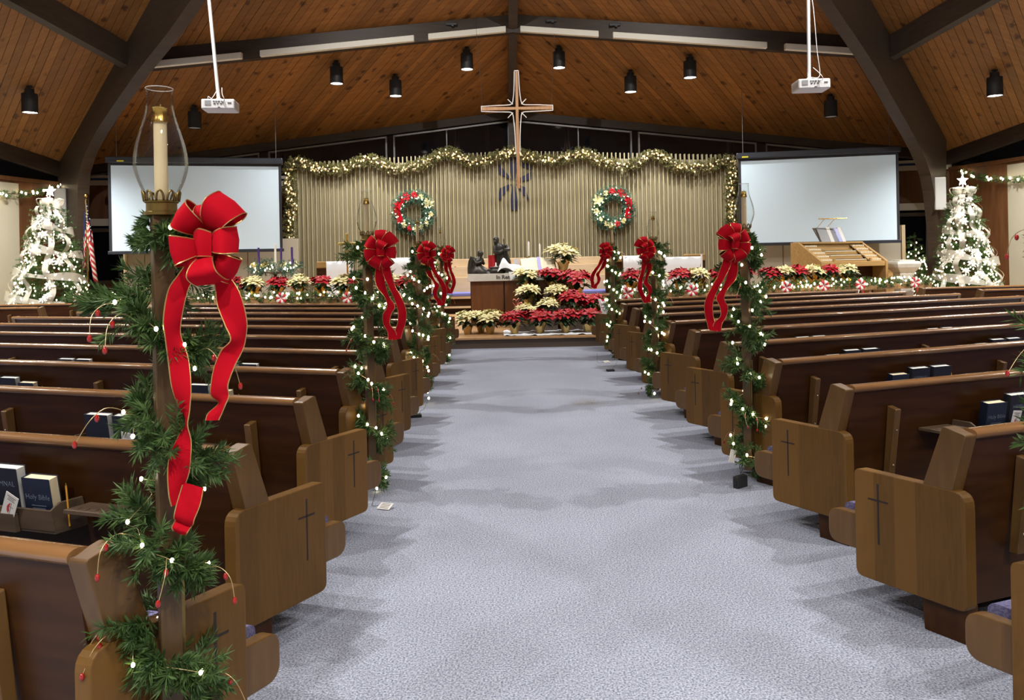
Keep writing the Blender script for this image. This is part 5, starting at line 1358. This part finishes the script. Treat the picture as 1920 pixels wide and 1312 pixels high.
# ---- wreaths on the slat wall
def wreath(x, label, flip):
    y = slat_y(x) - .20
    t = thing('christmas_wreath', label, 'wreath', (x, y, 2.68), .225 * (-1 if x > 0 else 1), 'wreaths on the slat wall')
    ring = [Vector((.40 * cos(a), 0, .40 * sin(a))) for a in [2 * pi * k / 40 for k in range(41)]]
    inst('greens', swag_greens(ring, .17, 150, 30, .06, .006, 81, M_pineblue), t)
    MB().tube(ring, .06, 8).build('core', M_leaf, t)
    swag_bulbs(t, ring, .13, 70, .011, M_bulb, 82)
    rr = random.Random(9)
    for k, (a, c, sc) in enumerate(((1.1, 'red', .8), (.7, 'red', .8), (.35, 'red', .9), (.15, 'red', 1.2), (1.6, 'red', .7), (-.5, 'red', .7), (-.9, 'cream', .7), (-1.3, 'red', .6), (-1.7, 'cream', .7), (2.6, 'cream', 1.1), (3.3, 'cream', .6), (3.9, 'cream', .6), (-2.0, 'cream', .6), (2.0, 'cream', .6))):
        aa = a if not flip else pi - a
        o = inst('flower_head', FLOWER[(c, k % 3)], t, loc=(.42 * cos(aa), -.13, .42 * sin(aa))); o.rotation_euler = (pi / 2, 0, rr.uniform(0, 6)); o.scale = (sc, sc, sc)
    sx = -1 if flip else 1
    lp = [Vector((sx * .40, -.16, .05)), Vector((sx * .36, -.17, -.08)), Vector((sx * .33, -.16, -.22))]
    ribbon('ribbon_tail', lp, [Vector((.04, 0, 0))] * 3, t, M_velvet, False)
wreath(-2.54, 'round lit wreath with red flowers on the slats, brass cross side', True)
wreath(2.48, 'round lit wreath with red flowers and a cream one on the slats, organ side', False)

# ---- Christmas trees
M_organza = mat('white_organza_ribbon', (0.80, 0.74, 0.62), 0.6, alpha=0.42)
M_whiteflower = mat('white_silk_flower', (0.85, 0.83, 0.76), 0.6)
WFLOWER = flower_mesh(M_whiteflower, 21, .11)
M_star = emit_mat('star_light', (1.0, 0.95, 0.82), 16.0)
def tree_r(z, H, R): return R * max(0.0, 1 - (z - .1) / (H - .1)) ** .78 + .03
def christmas_tree(x, y, H, R, label, seed, bulbs=285, rb=.0135, organza=True, star=True):
    t = thing('christmas_tree', label, 'tree', (x, y, .18))
    r = np.random.default_rng(seed); n = 900 if H > 2 else 300
    z = .25 + (H - .28) * (1 - np.sqrt(r.uniform(0, 1, n)) * 1.0); a = r.uniform(0, 2 * pi, n)
    R_ = np.array([tree_r(q, H, R) for q in z]); q = R_ * r.uniform(.35, .85, n)
    C = np.stack([q * np.cos(a), q * np.sin(a), z], 1); D = np.stack([np.cos(a), np.sin(a), r.uniform(-.35, .35, n)], 1)
    N = Needles(seed); N.sprigs(C, D, R * .26, 40, .055, .005, .75); N.stems(C - D * .1, D, R * .36, .004)
    inst('foliage', N.mesh('foliage', M_pine), t)
    MB().lathe([(.05, 0), (.045, H * .5), (.01, H * .98)], 10).build('trunk', M_stemwood, t)
    MB().lathe([(.22, 0), (.22, .05), (.07, .07), (.06, .12)], 14).build('stand', M_black, t)
    me = bulb_mesh(rb, M_bulbtree)
    for k in range(bulbs):
        zz = .25 + (H - .35) * (1 - sqrt(r.uniform(0, 1))); an = r.uniform(pi, 2 * pi) if k % 4 else r.uniform(0, pi); rr_ = tree_r(zz, H, R) * r.uniform(.85, 1.05)
        inst('bulb', me, t, loc=(rr_ * cos(an), rr_ * sin(an), zz))
    if organza:
        turns = 4.5; k = 260
        rows = [[], []]
        for j in range(k + 1):
            v = j / k; zz = H * .97 - (H * .82) * v; an = -pi / 2 + turns * 2 * pi * v
            puff = .5 + .5 * sin(v * 150 * (1 - .3 * v)); rad = tree_r(zz, H, R) * (1.0 + .02) + .10 * puff * (.5 + .6 * v)
            hw = .035 + .055 * puff
            rows[0].append((rad * cos(an), rad * sin(an), zz + hw - .05 * (1 - puff))); rows[1].append(((rad + .03) * cos(an), (rad + .03) * sin(an), zz - hw - .05 * (1 - puff)))
        MB().grid(rows).build('organza_ribbon', M_organza, t, True)
        for q in range(5):      # ribbon tails cascading down the side that faces the nave
            an = -pi / 2 + (q - 2) * .55 + r.uniform(-.15, .15); rr2 = [[], []]
            for j in range(40):
                v = j / 39; zz = H * .92 - H * .78 * v; puff = sin(v * 28 + q); rad = tree_r(zz, H, R) + .06 + .07 * puff
                a2 = an + .10 * sin(v * 14 + q); dx = .055 / max(rad, .2)
                rr2[0].append((rad * cos(a2 - dx), rad * sin(a2 - dx), zz)); rr2[1].append((rad * cos(a2 + dx), rad * sin(a2 + dx), zz))
            MB().grid(rr2).build('ribbon_cascade', M_organza, t, True)
        for q in range(5):      # loops of the topper bow
            an = 2 * pi * q / 5; d = Vector((cos(an), sin(an), .25)); p = Vector((-sin(an), cos(an), 0))
            Cc = [Vector((0, 0, H * .93)) + d * w + Vector((0, 0, hgt)) for w, hgt in ((0, 0), (.12, .09), (.24, .06), (.2, -.05), (.06, -.04))]
            ribbon('topper_loop', Cc, [p * .06, p * .1, p * .1, p * .1, p * .05], t, M_organza, False)
        for q in range(26):
            zz = .3 + (H - .6) * r.uniform(0, 1); an = r.uniform(pi * 1.05, pi * 1.95); rad = tree_r(zz, H, R) * 1.06
            o = inst('silk_flower', WFLOWER, t, loc=(rad * cos(an), rad * sin(an), zz)); o.rotation_euler = (pi / 2.6, 0, an + pi / 2); sc = r.uniform(.7, 1.05); o.scale = (sc, sc, sc)
    if star:
        mb = MB(); P = []
        for j in range(10):
            rr3 = .13 if j % 2 == 0 else .055; an = pi / 2 + j * pi / 5; P.append((rr3 * cos(an), 0, rr3 * sin(an)))
        mb.add(P + [(0, -.04, 0), (0, .04, 0)], [(j, (j + 1) % 10, 10) for j in range(10)] + [((j + 1) % 10, j, 11) for j in range(10)])
        o = mb.build('star_topper', M_star, t); o.location = (0, 0, H + .10)
        MB().tube([(0, 0, H - .1), (0, 0, H + .05)], .012, 6).build('star_stem', M_white, t)
    return t
christmas_tree(-9.80, 16.35, 2.80, .84, 'tall lit Christmas tree with white ribbon and star beside the flag', 91)
christmas_tree(9.47, 16.3, 2.66, .70, 'tall lit Christmas tree with white ribbon and star beside the stone font', 92)
christmas_tree(9.42, 18.15, 1.75, .34, 'slim small stand-in for the lit tree image in the dark window behind the stone font', 93, 90, .014, False, False)  # modelled tree stands in for a lit image in the window glass

# ---- flag
t = thing('flag_on_pole', 'American flag hanging in folds from a gold-tipped pole', 'flag', (-9.58, 17.35, .18))
MB().lathe([(.17, 0), (.17, .04), (.03, .07), (.016, .1), (.014, 2.82)], 12).build('pole', M_brass, t, True, angle=50)
MB().sphere((0, 0, 2.88), .055, 10, 8).build('ball', M_brass, t, True)
FR, FB, FW = mat('flag_red', (.38, .012, .02), .8), mat('flag_blue', (.012, .014, .07), .8), mat('flag_white', (.62, .58, .52), .8)
mb = MB(); nu, nv = 30, 26
def flagp(u, v):
    # hoist runs down the pole, fly end drops in folds
    fold = .045 * sin(u * 15 + 1.2 * v) * (.3 + u); x = (.02 + .20 * u ** .8 * (.55 + .45 * v)); z = 2.72 - .95 * v - 1.02 * u * (1 - .10 * v)
    return (x * (1 if u < .5 else 1) + .03 * sin(u * 22), -.04 - .05 * sin(u * 17) * (.3 + u), z)
V = [flagp(i / nu, j / nv) for j in range(nv + 1) for i in range(nu + 1)]
base = len(mb.v)
for j in range(nv):
    for i in range(nu):
        stripe = int(j / nv * 13); canton = i / nu < .4 and stripe < 7
        mb.cur = 1 if canton else (0 if stripe % 2 == 0 else 2)
        a = j * (nu + 1) + i; mb.f.append((a, a + 1, a + nu + 2, a + nu + 1)); mb.mi.append(mb.cur)
mb.v += V
mb.build('flag_cloth', [FR, FB, FW], t, True)
mb = MB()
for k in range(22):
    u = .04 + .34 * ((k * 7) % 11) / 11; v = .04 + .46 * (k % 6) / 6; p = Vector(flagp(u, v)); mb.sphere(p + Vector((0, -.012, 0)), .013, 5, 3)
tag(mb.build('stars', FW, t), kind='stuff')
e = [Vector(flagp(1, j / 20)) for j in range(21)]
MB().grid([e, [p + Vector((.012, -.005, -.03)) for p in e]]).build('fringe', M_goldtrim, t)
MB().tube(catmull([(0, -.03, 2.78), (.05, -.06, 2.3), (.06, -.05, 1.7), (.05, -.06, 1.2)], 6), .008, 5).build('cord', M_goldtrim, t, True)
# second banner half of the folds hanging to the other side of the pole
V2 = [Vector(flagp(.45 * i / 10, .05 + .9 * j / 12)) for j in range(13) for i in range(11)]
mb = MB(); mb.add([(-.75 * p.x, p.y + .02, p.z - .12 - .3 * (k % 11) / 10) for k, p in enumerate(V2)], [(j * 11 + i, j * 11 + i + 1, (j + 1) * 11 + i + 1, (j + 1) * 11 + i) for j in range(12) for i in range(10)])
mb.mi = [1 if (k // 10) < 6 else (0 if (k // 10) % 2 else 2) for k in range(len(mb.f))]
mb.build('inner_fold', [FR, FB, FW], t, True)
# ================================================================== BOOKS AND CARDS IN THE RACKS
def book_meshes(w, h, d, cov, pg, name):
    mb = MB(); mb.bbox((0, -d / 2, 0), (w, -d / 2 + .003, h)); mb.bbox((0, d / 2 - .003, 0), (w, d / 2, h)); mb.bbox((-.003, -d / 2, 0), (.001, d / 2, h))
    c = mb.mesh('cover', cov, bevel=.001, seg=1)
    mb = MB(); mb.bbox((.001, -d / 2 + .003, .003), (w - .005, d / 2 - .003, h - .004)); p = mb.mesh('page_block', pg)
    return c, p
BK = {'hymnal': book_meshes(.155, .235, .046, M_blackbook, M_pages, 'hymnal'), 'bible': book_meshes(.14, .205, .046, M_navy, M_cream_pages, 'bible')}
TXT = {}
for k, lines in {'hymnal': [('HYMNAL', .030, .72)], 'bible': [('Holy Bible', .030, .62)]}.items():
    mes = []
    for txt, size, zf in lines:
        me = text_mesh(txt, size, .0004, .0); me.materials.clear(); me.materials.append(M_letter); mes.append((me, zf))
    TXT[k] = mes
mb = MB()
for k in range(2): mb.box(0, 0, -.012 * k, .075 - .01 * k, .0006, .0035)
SUBLINES = mb.mesh('subtitle_lines', M_letter)
mb = MB(); mb.box(0, 0, 0, .0035, .0006, .034); mb.box(0, 0, .005, .02, .0006, .0035); CROSSMARK = mb.mesh('cross_emblem', M_letter)
def put(side, i, l, kind, label, lean=.13, text=False, u=.478, z=.468):
    p = pew_world(side, i, u, l, z)
    t = thing('hymnal' if kind == 'hymnal' else 'bible', label, 'book', p, 0, 'books in the pew racks')
    e = Vector((side * cos(THR), sin(THR), 0)); back = Vector((side * sin(THR), -cos(THR), 0))     # back = towards the viewer
    xa = e if side > 0 else -e; ya = -back if True else back
    up = (Vector((0, 0, 1)) * cos(lean) - ya * sin(lean) * -1 * -1)
    up = (Vector((0, 0, 1)) * cos(lean) + back * sin(lean)).normalized(); ya = up.cross(xa).normalized()
    t.matrix_world = Matrix(((xa.x, ya.x, up.x, p.x), (xa.y, ya.y, up.y, p.y), (xa.z, ya.z, up.z, p.z), (0, 0, 0, 1)))
    c = inst('cover', BK[kind][0], t); inst('page_block', BK[kind][1], t)
    w, h, d = (.155, .235, .046) if kind == 'hymnal' else (.14, .205, .046)
    if text:
        for me, zf in TXT[kind]:
            o = inst('title', me, c); o.matrix_local = Matrix.Translation((w / 2, -d / 2 - .0006, h * zf)) @ Matrix.Rotation(pi / 2, 4, 'X')
        if kind == 'bible': inst('subtitle_lines', SUBLINES, c, loc=(w / 2, -d / 2 - .0004, h * .45))
        else: inst('cross_emblem', CROSSMARK, c, loc=(w / 2, -d / 2 - .0004, h * .42))
    return t
def card(side, i, l, label, tilt=0.0, zup=.495):
    p = pew_world(side, i, .556, l, zup)
    t = thing('welcome_card', label, 'card', p, 0, 'cards in the pew racks')
    e = Vector((side * cos(THR), sin(THR), 0)); xa = e if side > 0 else -e; back = Vector((side * sin(THR), -cos(THR), 0))
    up = (Vector((0, 0, 1)) * .98 + back * .18 + xa * tilt).normalized(); ya = up.cross(xa).normalized(); xa = ya.cross(up)
    t.matrix_world = Matrix(((xa.x, ya.x, up.x, p.x), (xa.y, ya.y, up.y, p.y), (xa.z, ya.z, up.z, p.z), (0, 0, 0, 1)))
    c = MB().bbox((-.032, -.0008, 0), (.032, .0008, .135)).build('card', M_paper, t)
    mb = MB()
    for k, w in enumerate((.044, .03, .036)): mb.box(0, -.001, .122 - k * .008, w, .0005, .0035)
    tag(mb.build('print_lines', M_print, c), kind='stuff')
    mb = MB(); mb.box(.006, -.001, .07, .0025, .0005, .055); mb.box(.006, -.001, .078, .024, .0005, .0025); mb.build('cross_mark', M_print, c)
    P = [(-.002, .045), (.003, .058), (-.001, .072), (.002, .098), (-.008, .085), (-.012, .072), (-.009, .056)]
    MB().prism([(a, -.0013, b) for a, b in P], [(a, -.0009, b) for a, b in P]).build('flame_mark', M_flame, c)
def pencil(side, i, l, label):
    p = pew_world(side, i, .482, l, .475)
    t = thing('pencil', label, 'pencil', p, 0, 'pencils in the pew racks')
    MB().tube([(0, 0, 0), (-.012, 0, .16)], .0036, 6).build('barrel', M_pencil, t); MB().tube([(-.012, 0, .16), (-.0128, 0, .171)], [.0036, .0005], 6).build('tip', M_brassold, t)
RN = {1: 'organ', -1: 'flag'}
for side in (1, -1):
    for i in range(0, 6):
        num = ordn[(9 - i) if side > 0 else (10 - i)]
        for l0, wn in ((.78 if side < 0 else .86, 'aisle rack'), (2.46, 'inner rack')):
            if side > 0 and i == 0: continue
            base = '%s of the %s %s-side pew' % (wn, num, RN[side])
            sh = 0 if side > 0 else .155
            big = i <= 2 and l0 < 2
            flip = (side > 0)
            put(side, i, l0 + .02 + (.0 if flip else .14), 'bible', 'navy Bible with cream pages in the ' + base, .15, big)
            put(side, i, l0 + .19 + (.0 if flip else .155), 'hymnal', 'black hymnal beside the Bible in the ' + base, .13, big)
            if i in (2, 3, 4) or l0 > 2: put(side, i, l0 + .38 + (.0 if flip else .155), 'hymnal', 'black hymnal at the end of the ' + base, .13, False)
            if i <= 4: pencil(side, i, l0 + (-.03 if not flip else .60 - (.2 if i == 1 else 0)), 'yellow pencil standing in the ' + base)
            if i <= 2 and l0 < 2: card(side, i, l0 + (.14 if flip else .20), 'white printed card with red flame in the ' + base, {(-1, 1): .55}.get((side, i), .1))
